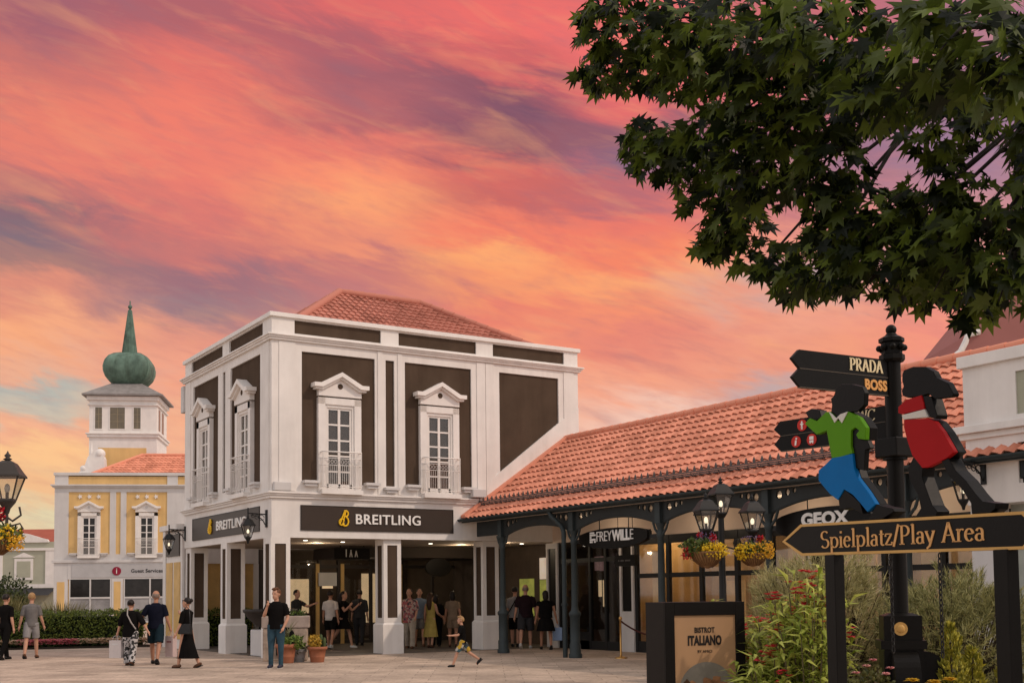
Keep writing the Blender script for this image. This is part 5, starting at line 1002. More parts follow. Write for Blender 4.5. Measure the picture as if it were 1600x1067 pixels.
    for i in J:
        an, fd = J[i][2], J[i][3]; mb = MB(); k = R(legs[i][1])-R(legs[i][0]); upv = Vector((0, 0, 1)); upv = (upv-fd*upv.dot(fd)).normalized()
        c = an-upv*.035; mb.tube([c-fd*.075+upv*.02, c-fd*.04+upv*.012, c+fd*.06, c+fd*.13-upv*.008, c+fd*.175-upv*.014], [.022, .044, .043, .041, .020], 12)
        for n_, v in enumerate(mb.v):
            vv = Vector(v); h_ = (vv-c).dot(upv)
            if h_ < -.038: vv += upv*(-.038-h_); mb.v[n_] = vv
        mb2 = MB(); mb2.v = mb.v; mb2.f = mb.f; mb2.m = mb.m; mb2.sm = mb.sm; o = raw(mb2, 'shoe', sm_)
        so2 = MB(); ring_ = [(-.085, .03), (-.05, .042), (.06, .046), (.13, .042), (.18, .022)]; sdv = fd.cross(upv)
        poly = [(a, r_) for a, r_ in ring_]+[(a, -r_) for a, r_ in ring_[::-1]]
        so2.prism(poly, lambda a, r_, d: c+fd*a+sdv*r_+upv*d, -.052, -.034); raw(so2, 'sole', SOLE if sm_ in (SH_W, SH_N) else SH_B, o)
    t['_s'] = s
    mw = Matrix.Translation(loc) @ Matrix.Rotation(R(-32+theta), 4, 'Z') @ sc
    return t, {k: tuple(mw @ p for p in arm_j[k][:3])+(mw.to_3x3() @ arm_j[k][3],) for k in arm_j}, mw, T
g_ = 'shoppers walking in the arcade'
person('person in black tee and black trousers at the left edge of the picture', (-5.67, 4.9, 0), 165, 1.80, 1.0, ((16, 6), (-14, 16)), top=('tee', BLKC, .85), bottom=('trousers', BLKC, 1, 1.05), hair=('short', H_DARK))
person('person in grey tee and pale grey shorts walking by the hedge', (-4.98, 5.1, 0), 190, 1.82, 1.02, ((-14, 12), (14, 4)), ((-4, 14, 14, 0), (6, 12, 16, 0)), top=('tee', GRYC, .85), bottom=('shorts', LGRY, .86, 1.05), hair=('short', H_BLO), shoes=SH_T)
_, aW, mW, _t = person('person in loose black top and black and white print trousers with a paper bag', (-3.70, -.39, 0), 176, 1.58, 1.12, ((6, 6), (-8, 12)), ((4, 20, 6, 0), (2, 30, 2, 0)), top=('loose', BLKC, 1.25, 1.16), bottom=('trousers', PATT, 1, 1.30), hair=('bun', H_DARK), shoes=SH_T)
_, aN, mN, _t = person('person in navy tee and dark shorts, cropped grey hair, holding hands', (-3.07, -.28, 0), 184, 1.82, 1.08, ((16, 4), (-16, 12)), ((-4, 26, 14, 0), (2, 14, 16, 0)), skin=SKIN2, top=('tee', NAVY, .82, 1.05), bottom=('shorts', TEAL, .92, 1.08), hair=('bald', H_GREY), shoes=SH_B)
_, aD, mD, _t = person('person in long black dress with sunglasses raising one hand, seen from the side', (-2.94, -2.41, 0), -108, 1.63, 1.02, ((14, 4), (-15, 8)), ((8, 8, 18, 0), (30, 6, 112, 10)), head=(10, 0), top=('dress', BLKC, .95, 1.02), bottom=('skirt', BLKC, .24, .75), hair=('bun', H_DARK), shoes=SH_T)
_, aM, mM, _t = person('person in black tee and blue jeans standing with one hand at the chin', (-1.34, -3.87, 0), -8, 1.80, 1.10, ((2, 2), (5, 4)), ((2, 16, 24, 30), (34, 8, 124, 34)), head=(-18, 4), top=('tee', BLKC, .80, 1.04), bottom=('trousers', JEAN, 1, .98), hair=('quiff', H_AUB), shoes=SH_N)
person('child in black tee and print shorts running to the left', (2.08, -6.39, 0), -82, 1.18, .98, ((28, 8), (-30, 26)), ((30, 8, 58, 0), (-14, 12, 24, 0)), lean=4, top=('tee', BLKC, .80, 1.05), bottom=('shorts', BOYS, .90, 1.15), hair=('quiff', H_BLO), shoes=SH_B)
person('person in white tee with a strap and black shorts, seen from behind', (3.52, 4.31, 0), 172, 1.80, 1.0, ((12, 4), (-10, 14)), top=('tee', WHTC, .75, 1.05), bottom=('shorts', BLKC, .80, 1.1), hair=('short', H_DARK), skin=SKIN2, shoes=SH_W, fine=False)
_, aP, mP, _t = person('person in black knee length dress holding up a phone in the arcade', (4.01, 4.41, 0), 66, 1.80, 1.0, ((18, 4), (-22, 18)), ((40, 6, 92, 0), (36, 8, 96, 6)), top=('dress', BLKC, .5, 1.02), bottom=('skirt', BLKC, .58, 1.3), hair=('long', H_DARK), shoes=SH_W, fine=False)
person('person in dark shirt and dark trousers walking away deep in the arcade', (5.17, 5.76, 0), 178, 1.82, 1.08, ((10, 4), (-8, 12)), top=('tee', DGRY, 1.2, 1.05), bottom=('trousers', DGRY, 1, 1.1), hair=('short', H_DARK), group=None, fine=False)
person('person in pink floral shirt and cream trousers walking towards the camera', (5.30, 2.47, 0), -6, 1.82, 1.06, ((12, 6), (-8, 14)), ((8, 8, 30, 10), (-8, 10, 14, 0)), top=('loose', FLOR, .95, 1.15), bottom=('trousers', CREAMC, .9, 1.2), hair=('bob', H_BRN), shoes=SH_T, fine=False)
person('person in pale blue shirt and grey shorts behind the floral shirt', (6.10, 3.35, 0), 12, 1.82, 1.04, ((8, 4), (-8, 10)), top=('tee', PBLU, .85, 1.05), bottom=('shorts', GRYC, .88, 1.1), hair=('short', H_DARK), shoes=SH_T, fine=False)
person('person in long yellow dress with long brown hair, seen from behind', (5.97, 2.37, 0), 160, 1.68, .94, ((4, 4), (-6, 8)), ((6, 10, 20, 0), (8, 12, 60, 10)), top=('dress', YELC, 0), bottom=('skirt', YELC, .36, 1.7), hair=('long', H_BRN), shoes=SH_T, fine=False)
person('person in beige top and brown shorts, seen from behind', (6.67, 2.24, 0), 182, 1.72, 1.0, ((5, 4), (-6, 8)), top=('tee', BEIC, .6, 1.04), bottom=('shorts', BEIC, .75, 1.05), hair=('bob', H_DARK), skin=SKIN2, shoes=SH_T, fine=False)
person('person in black clothes standing between the yellow dress and the beige top', (6.55, 3.1, 0), 175, 1.62, 1.15, ((3, 3), (-3, 5)), top=('loose', BLKC, 1.2, 1.1), bottom=('trousers', BLKC, 1, 1.2), hair=('bob', H_DARK), fine=False)
_, aT, mT, _t = person('person in pale grey tee with black strap beside the iron column', (8.05, .85, 0), 170, 1.84, 1.02, ((10, 4), (-8, 10)), top=('tee', LGRY, .85, 1.1), bottom=('shorts', BLKC, .92, 1.15), hair=('short', H_DARK), shoes=SH_B, fine=False)
person('person in dark maroon tee and charcoal shorts walking away under the arcade roof', (7.80, -.13, 0), 174, 1.90, 1.14, ((-16, 14), (10, 4)), ((4, 12, 14, 0), (6, 12, 22, 0)), top=('tee', MARN, .85, 1.08), bottom=('shorts', DGRY, .95, 1.12), hair=('bald', H_GREY), shoes=SH_W)
_, aB, mB, _t = person('person in black dress carrying a pale blue bag under the arcade roof', (8.0, -.89, 0), 186, 1.72, 1.18, ((12, 4), (-14, 10)), ((4, 10, 10, 0), (-2, 14, 8, 0)), top=('dress', BLKC, .3, 1.12), bottom=('skirt', BLKC, .55, 1.3), hair=('bob', H_DARK), skin=SKIN2, shoes=SH_B, fine=False)
person('figure in dark clothes with a raised forearm behind the stone trough', (2.9, 5.5, 0), 60, 1.82, 1.0, ((2, 2), (-2, 4)), ((60, 10, 50, 0), (6, 8, 10, 0)), top=('tee', DGRY, .7), bottom=('trousers', BLKC, 1, 1.1), hair=('short', H_DARK), fine=False)  # solid figure modelled for a probable reflection in the glass
# beard and sunglasses and things carried
def carried(name, label, cat_, mb, mat, loc, rz=0): o = mb.build(name, mat, None, loc, rz); tag(o, label, cat_); return o
PAPER = M('paper_bag_white', (.60, .54, .52), .7, .05, 6); PAPER2 = M('paper_bag_pink', (.52, .40, .38), .7, .08, 6)
def paper_bag(label, at, rz, w_, h_, d_, mat, mark):
    t = thing('shopping_bag', label, 'shopping bag', at, rz); b = MB(); b.box(-w_/2, w_/2, -d_/2, d_/2, -h_-.12, -.12); b.build('bag', mat, t); 
    hd = MB(); [hd.tube([(-w_*.22, sd*d_/2, -.13), (-w_*.18, sd*d_*.3, -.03), (0, sd*.01, .0), (w_*.18, sd*d_*.3, -.03), (w_*.22, sd*d_/2, -.13)], .006, 5) for sd in (-1, 1)]; hd.build('handle', mat, t)
    mk_ = MB(); mk_.box(-.09, .09, -d_/2-.003, -d_/2, -h_*.55, -h_*.55+.035); mk_.build('print', mark, t)
hand = lambda A, k: A[k][2]+A[k][3]*.09
paper_bag('white paper bag hanging from the hand of the black loose top', hand(aW, 0), R(-52), .34, .42, .14, PAPER, GREYW)
paper_bag('pinkish paper bag hanging from the hand of the navy tee', hand(aN, 1), R(-70), .30, .50, .12, PAPER2, M('bag_mark', (.22, .06, .07), .6))
b = MB(); b.tube([mW @ Vector(p) for p in ((.07, .05, 1.50), (.03, .155, 1.35), (-.08, .175, 1.15), (-.19, .12, .97))], .016, 6); carried('bag_strap', 'pale grey strap running diagonally over the back of the loose black top', 'strap', b, M('strap_grey', (.34, .31, .29), .6), (0, 0, 0))
bagt = thing('shoulder_bag', 'black leather shoulder bag hanging on the long black dress', 'handbag', mD @ Vector((.20, .08, .98)), R(-32-108))
LEA = M('black_leather', (.018, .017, .017), .3, .2, 10, .2, 60)
b = MB(); b.frus(0, 0, -.13, .11, .055, .17, .03, .14); b.build('bag', LEA, bagt, None, 0, .02); b = MB(); b.tube([(0, -.13, .12), (-.04, -.07, .42), (-.05, .0, .50), (-.04, .08, .42), (0, .13, .12)], .011, 6); b.build('strap', LEA, bagt)
b = MB(); 
sg_ = thing('sunglasses', 'dark sunglasses worn with the long black dress', 'sunglasses', mD @ Vector((0, -.10, 1.665)), R(-32-108+10)); 
for sd in (-1, 1): b = MB(); b.ell((sd*.034, -.005, 0), (.028, .008, .020), 10, 6); b.build('lens', SH_B, sg_)
b = MB(); b.tube([(-.075, .10, .005), (-.07, 0, .008), (.07, 0, .008), (.075, .10, .005)], .005, 5); b.build('frame', SH_B, sg_)
be = MB(); hmM = mM @ Vector((0, -.02, 1.645)); 
ph = thing('phone', 'black phone held up by the black knee length dress', 'phone', hand(aP, 0)+Vector((0, 0, .02)), R(-32+66)); b = MB(); b.box(-.036, .036, -.005, .005, -.07, .08); b.build('case', BLACK, ph, None, 0, .006); b = MB(); b.box(-.032, .032, .0051, .0062, -.064, .074); b.build('screen', PANE, ph)
bb = thing('carrier_bag', 'pale blue carrier bag hanging beside the black dress', 'bag', hand(aB, 1), R(-40)); b = MB(); b.box(-.14, .14, -.05, .05, -.50, -.12); b.build('bag', M('bag_blue', (.26, .36, .56), .6, .1, 6), bb, None, 0, .02); b = MB(); b.tube([(-.07, 0, -.13), (0, 0, .0), (.07, 0, -.13)], .008, 5); b.build('handle', M('bag_blue', (0, 0, 0)), bb)
b = MB(); b.tube([mT @ Vector(p) for p in ((-.09, .02, 1.48), (-.04, .145, 1.36), (.08, .15, 1.15), (.18, .10, 1.0))], .016, 6); carried('bag_strap', 'black strap running over the back of the pale grey tee', 'strap', b, BLKC, (0, 0, 0))
# ------------------------------------------------------------------ planting
random.seed(21)
HG = leafm('hedge_leaf', (.040, .064, .010), (.20, .25, .04)); HDK = M('hedge_core', (.010, .016, .006), .9, .3, 4)
def hedge(name, label, a, b, dep, z0, z1, n, lf=.085):
    a, b = Vector((*a, 0)), Vector((*b, 0)); d = b-a; Ln = d.length; t = thing(name, label, 'hedge', a, math.atan2(d.y, d.x))
    mb = MB(); mb.box(.06, Ln-.06, .08, dep-.08, 0, z1-.12); mb.build('branches', HDK, t)
    mb = MB()
    for _ in range(n):
        x = random.uniform(0, Ln); k = random.random(); bump = .09*noise.noise(Vector((x*1.3, 2, 0)))+.06*noise.noise(Vector((x*4, 7, 0)))
        if k < .62: p = Vector((x, random.uniform(-.06, .12)+.5*bump, z0+(z1+bump-z0)*random.random())); nn = Vector((0, -1, .3))
        else: p = Vector((x, random.uniform(0, dep), z1+bump+random.uniform(-.12, .06))); nn = Vector((0, -.2, 1))
        leaf(mb, p, (nn+rv(1.2)).normalized(), (nn+rv(.7)).normalized(), lf*random.uniform(.7, 1.5), lf*.62)
    mb.build('foliage', HG, t); return t
hedge('hedge', 'clipped green hedge behind the flower bed at the left', (-6.9, 12.75), (-.35, 10.95), 1.4, .15, 1.14, 6500)
hedge('hedge', 'short clipped hedge between the left columns in front of the amber shop', (.35, 8.9), (2.6, 8.5), .6, .05, 1.12, 1500)
# flower bed
bed = MB(); bed.prism([(-7.2, 12.1), (-.3, 10.25), (-.25, 11.0), (-7.1, 12.9)], lambda a, b, d: (a, b, d), .0, .06); tag(bed.build('planting_bed', M('bed_soil', (.03, .022, .016), .95, .3, 6)), kind='structure')
FP_ = leafm('petal_pink', (.70, .14, .20), (.85, .36, .38), .6, .2); FC_ = leafm('petal_cream', (.65, .42, .28), (.82, .66, .48), .6, .2); BG = leafm('bed_leaf', (.03, .05, .012), (.08, .11, .03))
for nm, lab, k0, k1, mt in (('cream_flowers', 'low cream flowers edging the left bed', .0, .46, FC_), ('pink_flowers', 'band of pink flowers in the middle of the left bed', .42, .68, FP_), ('cream_flowers', 'low cream and peach flowers by the right end of the bed', .66, 1.0, FC_)):
    mb = MB()
    for _ in range(900):
        k = random.uniform(k0, k1); p = Vector((-7.1+6.8*k, 12.2-1.82*k+random.uniform(0, .45), random.uniform(.05, .22)))
        if random.random() < .3: leaf(mb, p, (rv()+Vector((0, 0, .8))).normalized(), rv(), .10, .05, 1)
        else:
            p.z += .08; [leaf(mb, p, (Vector((math.cos(q*1.57), math.sin(q*1.57), .5))+rv(.2)).normalized(), Vector((0, 0, 1)), .06, .06, 0) for q in range(4)]
    tag(mb.build(nm, [mt, BG]), lab, 'flowers', kind='stuff')
GRS = leafm('pale_grass', (.13, .12, .035), (.30, .26, .11), .7, .3)
for i, (x, y, s, lab) in enumerate(((-4.2, 14.3, 1.25, 'tall pale ornamental grass left of the yellow building, behind the hedge'), (-2.4, 14.0, 1.1, 'pale ornamental grass clump in the middle behind the hedge'), (-5.9, 14.6, 1.0, 'pale grass clump behind the hedge at the far left'))):
    mb = MB()
    for _ in range(700):
        a = random.uniform(0, 6.28); r = random.uniform(0, .55); p0 = Vector((r*math.cos(a)*1.5, r*math.sin(a), 0)); o = Vector((math.cos(a), math.sin(a), 0))*random.uniform(.2, .8); h_ = random.uniform(.9, 1.5)*s
        sd = Vector((-math.sin(a), math.cos(a), 0))*.012; p1 = p0+o*.4+Vector((0, 0, h_*.75)); p2 = p0+o+Vector((0, 0, h_)); mb.add([p0-sd, p0+sd, p1+sd*.8, p1-sd*.8, p2], [(0, 1, 2, 3), (3, 2, 4)])
    tag(mb.build('ornamental_grass', GRS, None, (x, y, .0)), lab, 'grass')
# bushes far left
BUSH = leafm('bush_leaf', (.012, .022, .006), (.055, .075, .016))
def bush(label, loc, r, n, lf, mat, name='bush', stems=True, cat_='bush'):
    t = thing(name, label, cat_, loc); mb = MB()
    for _ in range(7): d = rv().normalized(); blob(mb, (d.x*r[0]*.45, d.y*r[1]*.45, r[2]+d.z*r[2]*.4), (r[0]*.62, r[1]*.62, r[2]*.62), n//7, lf, lf*.55, shell=.35)
    mb.build('foliage', mat, t); st = MB()
    for k in range(5): a = k*1.3; st.tube([(0.05*math.cos(a), .05*math.sin(a), 0), (r[0]*.3*math.cos(a), r[1]*.3*math.sin(a), r[2]*.8), (r[0]*.55*math.cos(a), r[1]*.55*math.sin(a), r[2]*1.4)], [.04, .03, .01], 6)
    st.build('stems', M('bark', (.05, .035, .025), .9, .3, 8), t); return t
bush('dark bush under the dark awning at the far left', (-2.2, 34, 0), (1.8, 1.4, 1.5), 2200, .2, BUSH); bush('dark bush beside the yellow building, below the awning', (-.6, 36.5, 0), (1.5, 1.2, 1.45), 1400, .2, BUSH)
bush('bright green round shrub cut by the left edge behind the black tee', (-6.1, 10.6, 0), (.8, .7, .95), 1500, .1, HG)
# potted plants
def potted(t, zt, kind):
    mb = MB()
    if kind == 'cactus':
        for (x, y, h_, r_) in ((.10, .02, .34, .05), (.16, -.05, .26, .045), (.05, .08, .30, .045)): mb.tube([(x, y, zt), (x, y, zt+h_*.5), (x+.01, y, zt+h_*.9), (x, y, zt+h_)], [r_*.8, r_, r_*.8, r_*.2], 9)
        mb.build('cactus', M('cactus', (.06, .085, .03), .7, .2, 20), t); mb = MB()
        blob(mb, (-.08, 0, zt+.16), (.16, .14, .17), 260, .07, .05, shell=.2); mb.build('flowers', leafm('petal_yellow', (.42, .24, .03), (.62, .42, .06)), t)
    elif kind == 'trail':
        blob(mb, (.12, -.05, zt+.06), (.30, .24, .14), 300, .13, .06, shell=.2); mb.build('leaves', leafm('bright_leaf', (.05, .10, .015), (.20, .27, .05)), t); mb = MB()
        for k in range(34): a = random.uniform(0, 6.28); leaf(mb, Vector((.0, .15, zt)), Vector((math.cos(a)*.35, math.sin(a)*.35, random.uniform(.6, 1))), rv(), random.uniform(.4, .75), .03, 0, .3)
        mb.build('spikes', leafm('spike_leaf', (.12, .12, .06), (.28, .25, .13)), t)
    else:
        blob(mb, (0, 0, zt+.03), (.2, .2, .10), 120, .10, .05, shell=.2); mb.build('leaves', BUSH, t)
potted(POT1, .34, 'cactus'); potted(POT2, .42, 'trail'); potted(POT3, .27, 'low')
mb = MB(); blob(mb, (-.18, .3, 1.2), (.28, .22, .16), 420, .10, .05, shell=.2); blob(mb, (.3, .3, 1.15), (.2, .2, .08), 140, .08, .04, shell=.2); mb.build('plants', leafm('trough_leaf', (.03, .06, .012), (.11, .16, .03)), SF)
# hanging baskets
YFL = leafm('basket_yellow', (.62, .36, .01), (.88, .66, .03), .6, .2); RFL = leafm('basket_red', (.42, .006, .014), (.60, .03, .05), .6, .15); PFL = leafm('basket_violet', (.16, .10, .22), (.30, .22, .36)); BLF = leafm('basket_leaf', (.03, .055, .012), (.12, .16, .03)); OFL = leafm('basket_orange', (.70, .36, .02), (.85, .52, .05), .6, .2)
WICK = M('wicker', (.25, .14, .06), .85, .3, 20, .5, 60)
def basket(label, loc, r, mix, rz=0):
    t = thing('hanging_basket', label, 'flower basket', loc, rz); t.scale = (.86, .86, .86); b = MB()
    b.lathe([(.02, -r*.85), (r*.45, -r*.72), (r*.8, -r*.42), (r*.97, 0), (r*1.0, .03), (r*.9, .02)], n=20); b.build('basket', WICK, t)
    w_ = MB()
    for k in range(30): a = k*2*math.pi/30; w_.tube([(r*1.01*math.cos(a), r*1.01*math.sin(a), .02), (r*.84*math.cos(a+.12), r*.84*math.sin(a+.12), -r*.42), (r*.4*math.cos(a+.2), r*.4*math.sin(a+.2), -r*.76)], .009, 4)
    w_.build('weave', M('wicker_dark', (.14, .07, .03), .85, .3, 20), t)
    c = MB(); [c.tube([(r*.9*math.cos(a), r*.9*math.sin(a), .02), (0, 0, .5)], .005, 4) for a in (0, 2.1, 4.2)]; c.build('chain', DARK, t)
    for nm, mt, cc, rr, n, l_ in mix: m_ = MB(); blob(m_, cc, rr, n, l_, l_*.8, shell=.1); tag(m_.build(nm, mt, t), kind='stuff')
    return t
R_ = .30
basket('yellow flower basket with red geraniums under the left street lamp', (-8.80, -14.10, 2.30), .24, [('leaves', BLF, (0, 0, .08), (.36, .36, .16), 300, .08), ('yellow_flowers', YFL, (0, 0, .10), (.38, .38, .15), 620, .045), ('yellow_flowers', OFL, (.30, -.05, -.02), (.13, .16, .12), 160, .045), ('red_flowers', RFL, (.05, -.02, .40), (.10, .10, .10), 130, .06), ('red_flowers', RFL, (-.10, .05, .32), (.1, .1, .1), 110, .06)], R(-32))
def lp(a, r_): a = R(a-32); return 2.56+r_*math.cos(a), -14.42+r_*math.sin(a)
x, y = lp(-127, .55); basket('yellow flower basket with dark leaves and red blooms at the left of the lamp cluster', (x-.0, y, 2.24), .31, [('leaves', BLF, (-.20, 0, .10), (.30, .3, .20), 330, .09), ('yellow_flowers', YFL, (.10, -.08, .05), (.32, .30, .17), 700, .05), ('violet_flowers', PFL, (.0, 0, .30), (.25, .22, .12), 90, .04), ('red_flowers', RFL, (.12, 0, .30), (.05, .05, .05), 50, .06), ('red_flowers', RFL, (-.40, -.05, .02), (.08, .08, .14), 80, .06), ('red_flowers', RFL, (-.12, 0, .36), (.05, .05, .05), 40, .05)], R(-32))
x, y = lp(8, .55); basket('yellow and orange flower basket at the right of the lamp cluster', (x, y, 2.22), .27, [('leaves', BLF, (0, 0, .10), (.30, .3, .16), 260, .09), ('yellow_flowers', YFL, (-.15, -.08, .06), (.24, .27, .18), 560, .05), ('orange_flowers', OFL, (.17, -.08, .08), (.26, .26, .20), 600, .05), ('violet_flowers', PFL, (-.05, 0, .30), (.22, .2, .10), 80, .04), ('red_flowers', RFL, (.14, 0, .31), (.06, .06, .06), 60, .06)], R(-32))
x, y = lp(107, .55); basket('orange flower basket behind the pole of the lamp cluster', (x, y, 2.2), .26, [('leaves', BLF, (0, 0, .10), (.28, .28, .15), 240, .09), ('orange_flowers', OFL, (.06, 0, .08), (.28, .26, .16), 420, .045)], R(-32))
# oleanders
OLE = leafm('oleander_leaf', (.20, .27, .03), (.68, .72, .17), .5, .40); ORED = leafm('oleander_red', (.50, .01, .025), (.68, .06, .07), .6, .2)
def oleander(label, loc, h_, rad, nst):
    t = thing('oleander', label, 'flowering shrub', loc); st = MB(); lf = MB(); fl_ = MB()
    for k in range(nst):
        a = k*2.4+random.random(); r = rad*math.sqrt(random.uniform(.05, 1)); top = Vector((r*math.cos(a), r*math.sin(a), h_*random.uniform(.72, 1.0)*(1-.25*(r/rad)**2))); p0 = Vector((top.x*.2, top.y*.2, 0)); p1 = p0.lerp(top, .5)+Vector((top.x*.1, top.y*.1, 0))
        st.tube([p0, p1, top], [.014, .010, .005], 5)
        for _ in range(34):
            q = random.uniform(.35, 1); p = p0.lerp(p1, q*2) if q < .5 else p1.lerp(top, q*2-1); d = Vector((math.cos(a+random.uniform(-3, 3)), math.sin(a+random.uniform(-3, 3)), random.uniform(.0, 1.1)))
            leaf(lf, p, d.normalized(), (Vector((0, 0, 1))+rv(.5)).normalized(), random.uniform(.14, .24), random.uniform(.030, .046), 0, .35)
        if random.random() < .34:
            for _ in range(random.randint(5, 10)):
                c = top+rv(.07)+Vector((0, 0, .03))
                for q in range(5): leaf(fl_, c, Vector((math.cos(q*1.256), math.sin(q*1.256), .45))+rv(.3), Vector((0, 0, 1)), .048, .044)
    st.build('stems', M('oleander_stem', (.14, .12, .06), .8, .2, 9), t); lf.build('leaves', OLE, t); fl_.build('flowers', ORED, t); return t
oleander('tall red flowering oleander close to the left sign post', (-2.70, -21.40, 0), 1.98, .42, 34)
oleander('oleander with red flowers next to the black poster stand', (-2.45, -20.75, 0), 1.68, .48, 34)
oleander('oleander tips with a red flower showing above the poster stand', (-1.63, -18.8, 0), 1.70, .40, 18)
oleander('low oleander filling in front of the red flowering shrubs', (-2.75, -21.05, 0), 1.30, .55, 30)
# needle shrubs
PIN1 = leafm('pine_needle_pale', (.20, .19, .06), (.64, .57, .29), .6, .25); PIN2 = leafm('pine_needle_dark', (.09, .10, .03), (.50, .47, .20), .6, .2)
def pine(label, loc, r, h_, n, mat):
    t = thing('pine_shrub', label, 'shrub', loc); nd_ = MB(); br = MB()
    for k in range(n):
        d = rv().normalized(); q = random.uniform(.35, 1)**.5; ex = 1+.22*noise.noise(Vector((d.x*2, d.y*2, d.z*2+loc[0])))
        c = Vector((d.x*r[0]*q*ex, d.y*r[1]*q*ex, h_*.52+d.z*h_*.5*q*ex)); ax = (d+Vector((0, 0, .7))+rv(.6)).normalized()
        if k % 9 == 0: br.tube([(0, 0, .1), c*.55, c], [.025, .014, .004], 4)
        for _ in range(15):
            e_ = (ax+rv(.75)).normalized(); p = c+ax*random.uniform(-.06, .06); s_ = e_.cross(rv()).normalized()*.005; L2 = random.uniform(.07, .13)
            nd_.add([p-s_, p+s_, p+e_*L2], [(0, 1, 2)])
    nd_.build('needles', mat, t); br.build('branches', M('pine_branch', (.05, .035, .024), .9, .3, 10), t); return t
pine('pale olive needle shrub behind the left post of the arrow board', (-.35, -19.35, 0), (.98, .8, 0), 2.12, 2300, PIN1)
pine('darker green pine shrub behind the right post of the arrow board', (.35, -20.75, 0), (1.0, .75, 0), 1.78, 2300, PIN2)
CON = leafm('golden_conifer', (.16, .17, .02), (.50, .44, .05), .6, .2)
def conifer(label, loc, r, h_, n):
    t = thing('golden_conifer', label, 'conifer', loc); mb = MB()
    for _ in range(n):
        z = random.uniform(.05, 1)**.8; rr = r*(1-z)**.55*(1+.25*math.sin(z*37)); a = random.uniform(0, 6.28); p = Vector((rr*math.cos(a), rr*math.sin(a), z*h_)); leaf(mb, p, Vector((math.cos(a)*.5, math.sin(a)*.5, 1))+rv(.35), rv(), random.uniform(.035, .07), .022)
    mb.build('foliage', CON, t); s_ = MB(); s_.tube([(0, 0, 0), (0, 0, h_*.9)], [.02, .005], 6); s_.build('trunk', M('bark', (0, 0, 0)), t)
conifer('golden columnar conifer right of the finger post base', (-2.95, -23.18, 0), .17, 1.30, 1500); conifer('lower golden conifer behind the tallest one', (-2.62, -23.13, 0), .17, 1.10, 1300); conifer('lowest golden conifer nearest the right post', (-2.42, -23.30, 0), .16, .98, 1000)
ROS = leafm('rose_petal', (.70, .20, .24), (.80, .48, .40), .6, .2); RLF = leafm('rose_leaf', (.04, .05, .012), (.13, .13, .03))
t = thing('rose_bush', 'rose bush with pink blooms between the left post and the finger post', 'rose bush', (-3.74, -22.93, 0)); mb = MB(); blob(mb, (0, 0, .62), (.30, .30, .40), 900, .055, .035, shell=.2); mb.build('foliage', RLF, t); mb = MB()
for c in ((-.06, -.12, 1.0), (.06, -.08, 1.04), (-.16, -.1, .95), (.02, -.24, .94), (-.05, -.2, .86), (.18, -.1, .93), (.12, -.2, .98)):
    for q in range(16): a = q*2.4; leaf(mb, Vector(c), Vector((math.cos(a), math.sin(a), .3+q*.08)), Vector((0, 0, 1)), .045-.0012*q, .04)
mb.build('roses', ROS, t); st = MB(); [st.tube([(0, 0, 0), (.12*math.cos(k), .12*math.sin(k), .5), (.2*math.cos(k), .2*math.sin(k), .85)], .008, 5) for k in range(6)]; st.build('stems', M('bark', (0, 0, 0)), t)
t = thing('yellow_flowers', 'big yellow blooms at the foot of the finger post', 'flowers', (-3.68, -23.40, 0)); mb = MB()
for c in ((-.02, 0, .90), (.08, -.12, .89), (.16, -.20, .91), (-.1, .1, .84), (.02, -.1, .8)):
    for q in range(22): a = q*2.4; leaf(mb, Vector(c), Vector((math.cos(a), math.sin(a), .2+q*.06)), Vector((0, 0, 1)), .07-.0015*q, .05)
mb.build('blooms', leafm('bloom_yellow', (.55, .30, .01), (.75, .48, .02)), t); mb = MB(); blob(mb, (.02, -.05, .5), (.22, .22, .34), 300, .07, .04, shell=.2); mb.build('leaves', RLF, t)

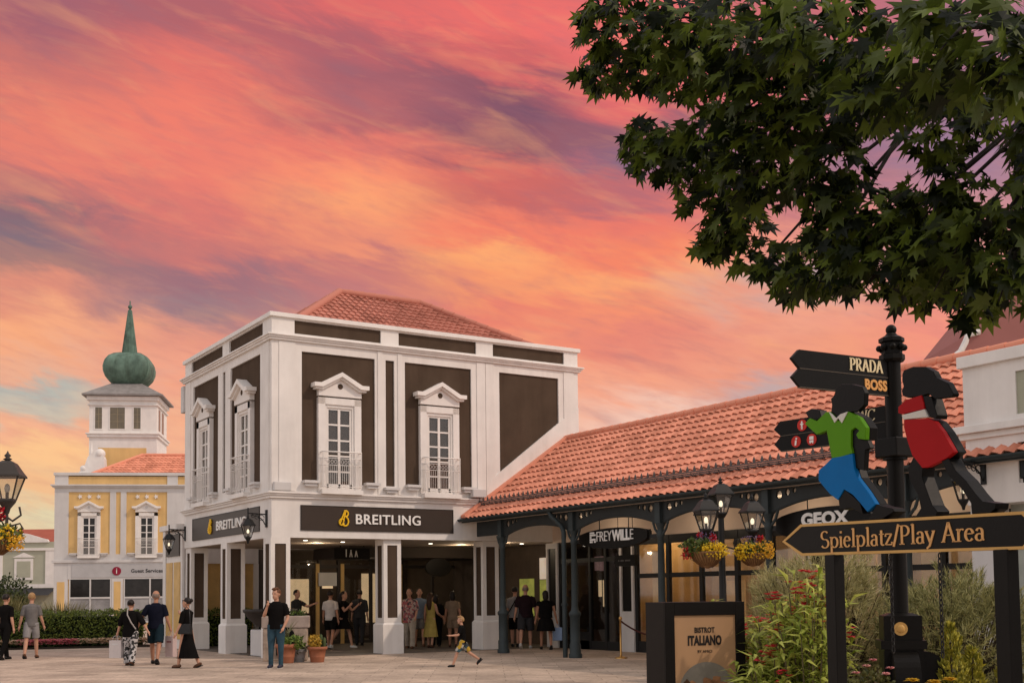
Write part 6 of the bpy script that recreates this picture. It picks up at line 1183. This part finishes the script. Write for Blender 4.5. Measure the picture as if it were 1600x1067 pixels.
# ------------------------------------------------------------------ maple tree overhead
SPR = [(-6.92, -24.02, 5.0, 0.228, 0.19), (-6.66, -23.93, 4.86, 0.234, 0.176), (-6.74, -23.65, 4.89, 0.153, 0.129), (-6.89, -24.61, 4.72, 0.282, 0.212), (-6.66, -24.39, 4.58, 0.221, 0.118), (-6.62, -23.92, 4.33, 0.148, 0.176), (-6.58, -24.17, 4.2, 0.228, 0.171), (-6.64, -24.61, 4.17, 0.197, 0.179), (-6.93, -25.15, 4.41, 0.293, 0.228), (-6.7, -25.04, 4.17, 0.303, 0.236), (-7.0, -25.68, 4.2, 0.269, 0.179), (-6.57, -25.36, 4.08, 0.293, 0.228), (-7.1, -26.19, 3.83, 0.271, 0.217), (-7.54, -26.84, 3.56, 0.251, 0.182), (-7.58, -27.04, 3.35, 0.152, 0.152), (-6.49, -25.98, 3.78, 0.194, 0.179), (-6.38, -24.29, 4.01, 0.247, 0.152), (-6.51, -24.79, 3.9, 0.247, 0.194), (-6.28, -24.33, 3.78, 0.19, 0.133), (-6.28, -24.09, 3.74, 0.102, 0.109), (-6.24, -24.57, 3.51, 0.185, 0.118), (-6.59, -25.32, 3.75, 0.195, 0.163), (-6.4, -25.18, 3.35, 0.269, 0.168), (-6.45, -25.39, 3.51, 0.244, 0.147), (-6.39, -25.66, 3.41, 0.252, 0.142), (-6.46, -25.6, 3.21, 0.283, 0.157), (-6.4, -25.9, 3.48, 0.198, 0.152), (-6.51, -26.04, 3.15, 0.264, 0.191), (-6.66, -26.42, 3.2, 0.163, 0.149), (-6.66, -26.4, 2.95, 0.19, 0.136), (-6.09, -25.82, 3.01, 0.142, 0.101), (-6.16, -25.55, 3.15, 0.195, 0.098), (-6.23, -24.81, 3.33, 0.161, 0.079), (-6.52, -26.54, 3.55, 0.19, 0.326), (-6.96, -26.86, 3.69, 0.171, 0.22), (-6.07, -26.2, 3.15, 0.179, 0.269)]
random.seed(4)
# more crown on the trunk side, outside the picture
EXTRA = [(-4.6+random.uniform(-1.2, 1.4), -26.6+random.uniform(-1.2, 1.2), random.uniform(4.2, 6.6), .55, .45) for _ in range(16)]
MAP = leafm('maple_leaf', (.007, .013, .003), (.13, .18, .022), .5, .45, .25)
def mleaf(mb, p, d, n, s):
    d = d.normalized(); sd = d.cross(n); sd = sd.normalized() if sd.length > 1e-5 else Vector((1, 0, 0)); n = sd.cross(d)
    pts = [(0, 0), (.30, -.02), (.20, .16), (.62, .28), (.30, .40), (.40, .86), (.13, .62), (0, 1.12), (-.13, .62), (-.40, .86), (-.30, .40), (-.62, .28), (-.20, .16), (-.30, -.02)]
    cu = random.uniform(-.25, .25); vs = [p+sd*(x*s*.98)+d*(y*s*.85)+n*s*(cu*abs(x)-.22*y*y*.5) for x, y in pts]; cc = p+d*.36*s
    mb.add(vs+[cc], [(i, (i+1) % 14, 14) for i in range(14)])
TR = thing('maple_tree', 'maple tree with dark star shaped leaves hanging into the top right of the picture', 'tree', (-3.85, -26.0, 0))
O_ = Vector((-3.85, -26.0, 0)); tk = MB(); tk.tube([(0, 0, 0), (.02, .0, 1.5), (-.05, .02, 3.0), (-.08, .0, 4.4), (0, 0, 6.2), (.05, .02, 7.2)], [.20, .17, .15, .13, .09, .04], 14); BARK = M('maple_bark', (.022, .017, .013), .9, .3, 9, .8, 18); tk.build('trunk', BARK, TR)
lb = MB(); lv = MB()
forks = [Vector((-1.2, .3, 4.6)), Vector((-1.5, .9, 4.5)), Vector((-1.6, -.3, 4.2)), Vector((-1.2, .1, 3.9))]
for f_ in forks: lb.tube([Vector((-.05, .0, f_.z-1.2)), f_*.5+Vector((0, 0, f_.z*.5-.25)), f_], [.09, .06, .035], 7)
for i, (x, y, z, rx, rz_) in enumerate(SPR+EXTRA):
    c = Vector((x, y, z))-O_; ex = i >= len(SPR)
    f_ = min(forks, key=lambda q: (q-c).length) if not ex else Vector((0, 0, c.z-.6))
    md = f_.lerp(c, .5)+Vector((0, 0, .10)); lb.tube([f_, md, c+Vector((0, 0, rz_*.2)), c+(c-f_).normalized()*rx*.8-Vector((0, 0, rz_*.3))], [.016, .011, .007, .003], 5)
    n = int((132 if not ex else 200)*rx*rz_/(.24*.17)*(1 if not ex else .35))
    for _ in range(n):
        d = rv(); 
        while d.length > 1: d = rv()
        p = c+Vector((d.x*rx*1.08, d.y*rx*1.08, d.z*rz_*1.08))
        o = (p-c).normalized()
        mleaf(lv, p, Vector((o.x*.7, o.y*.7, -.75))+rv(.6), (Vector((o.x*.5, o.y*.5, 1))+rv(.7)).normalized(), random.uniform(.06, .14))
lb.build('branches', BARK, TR); lv.build('crown', MAP, TR)
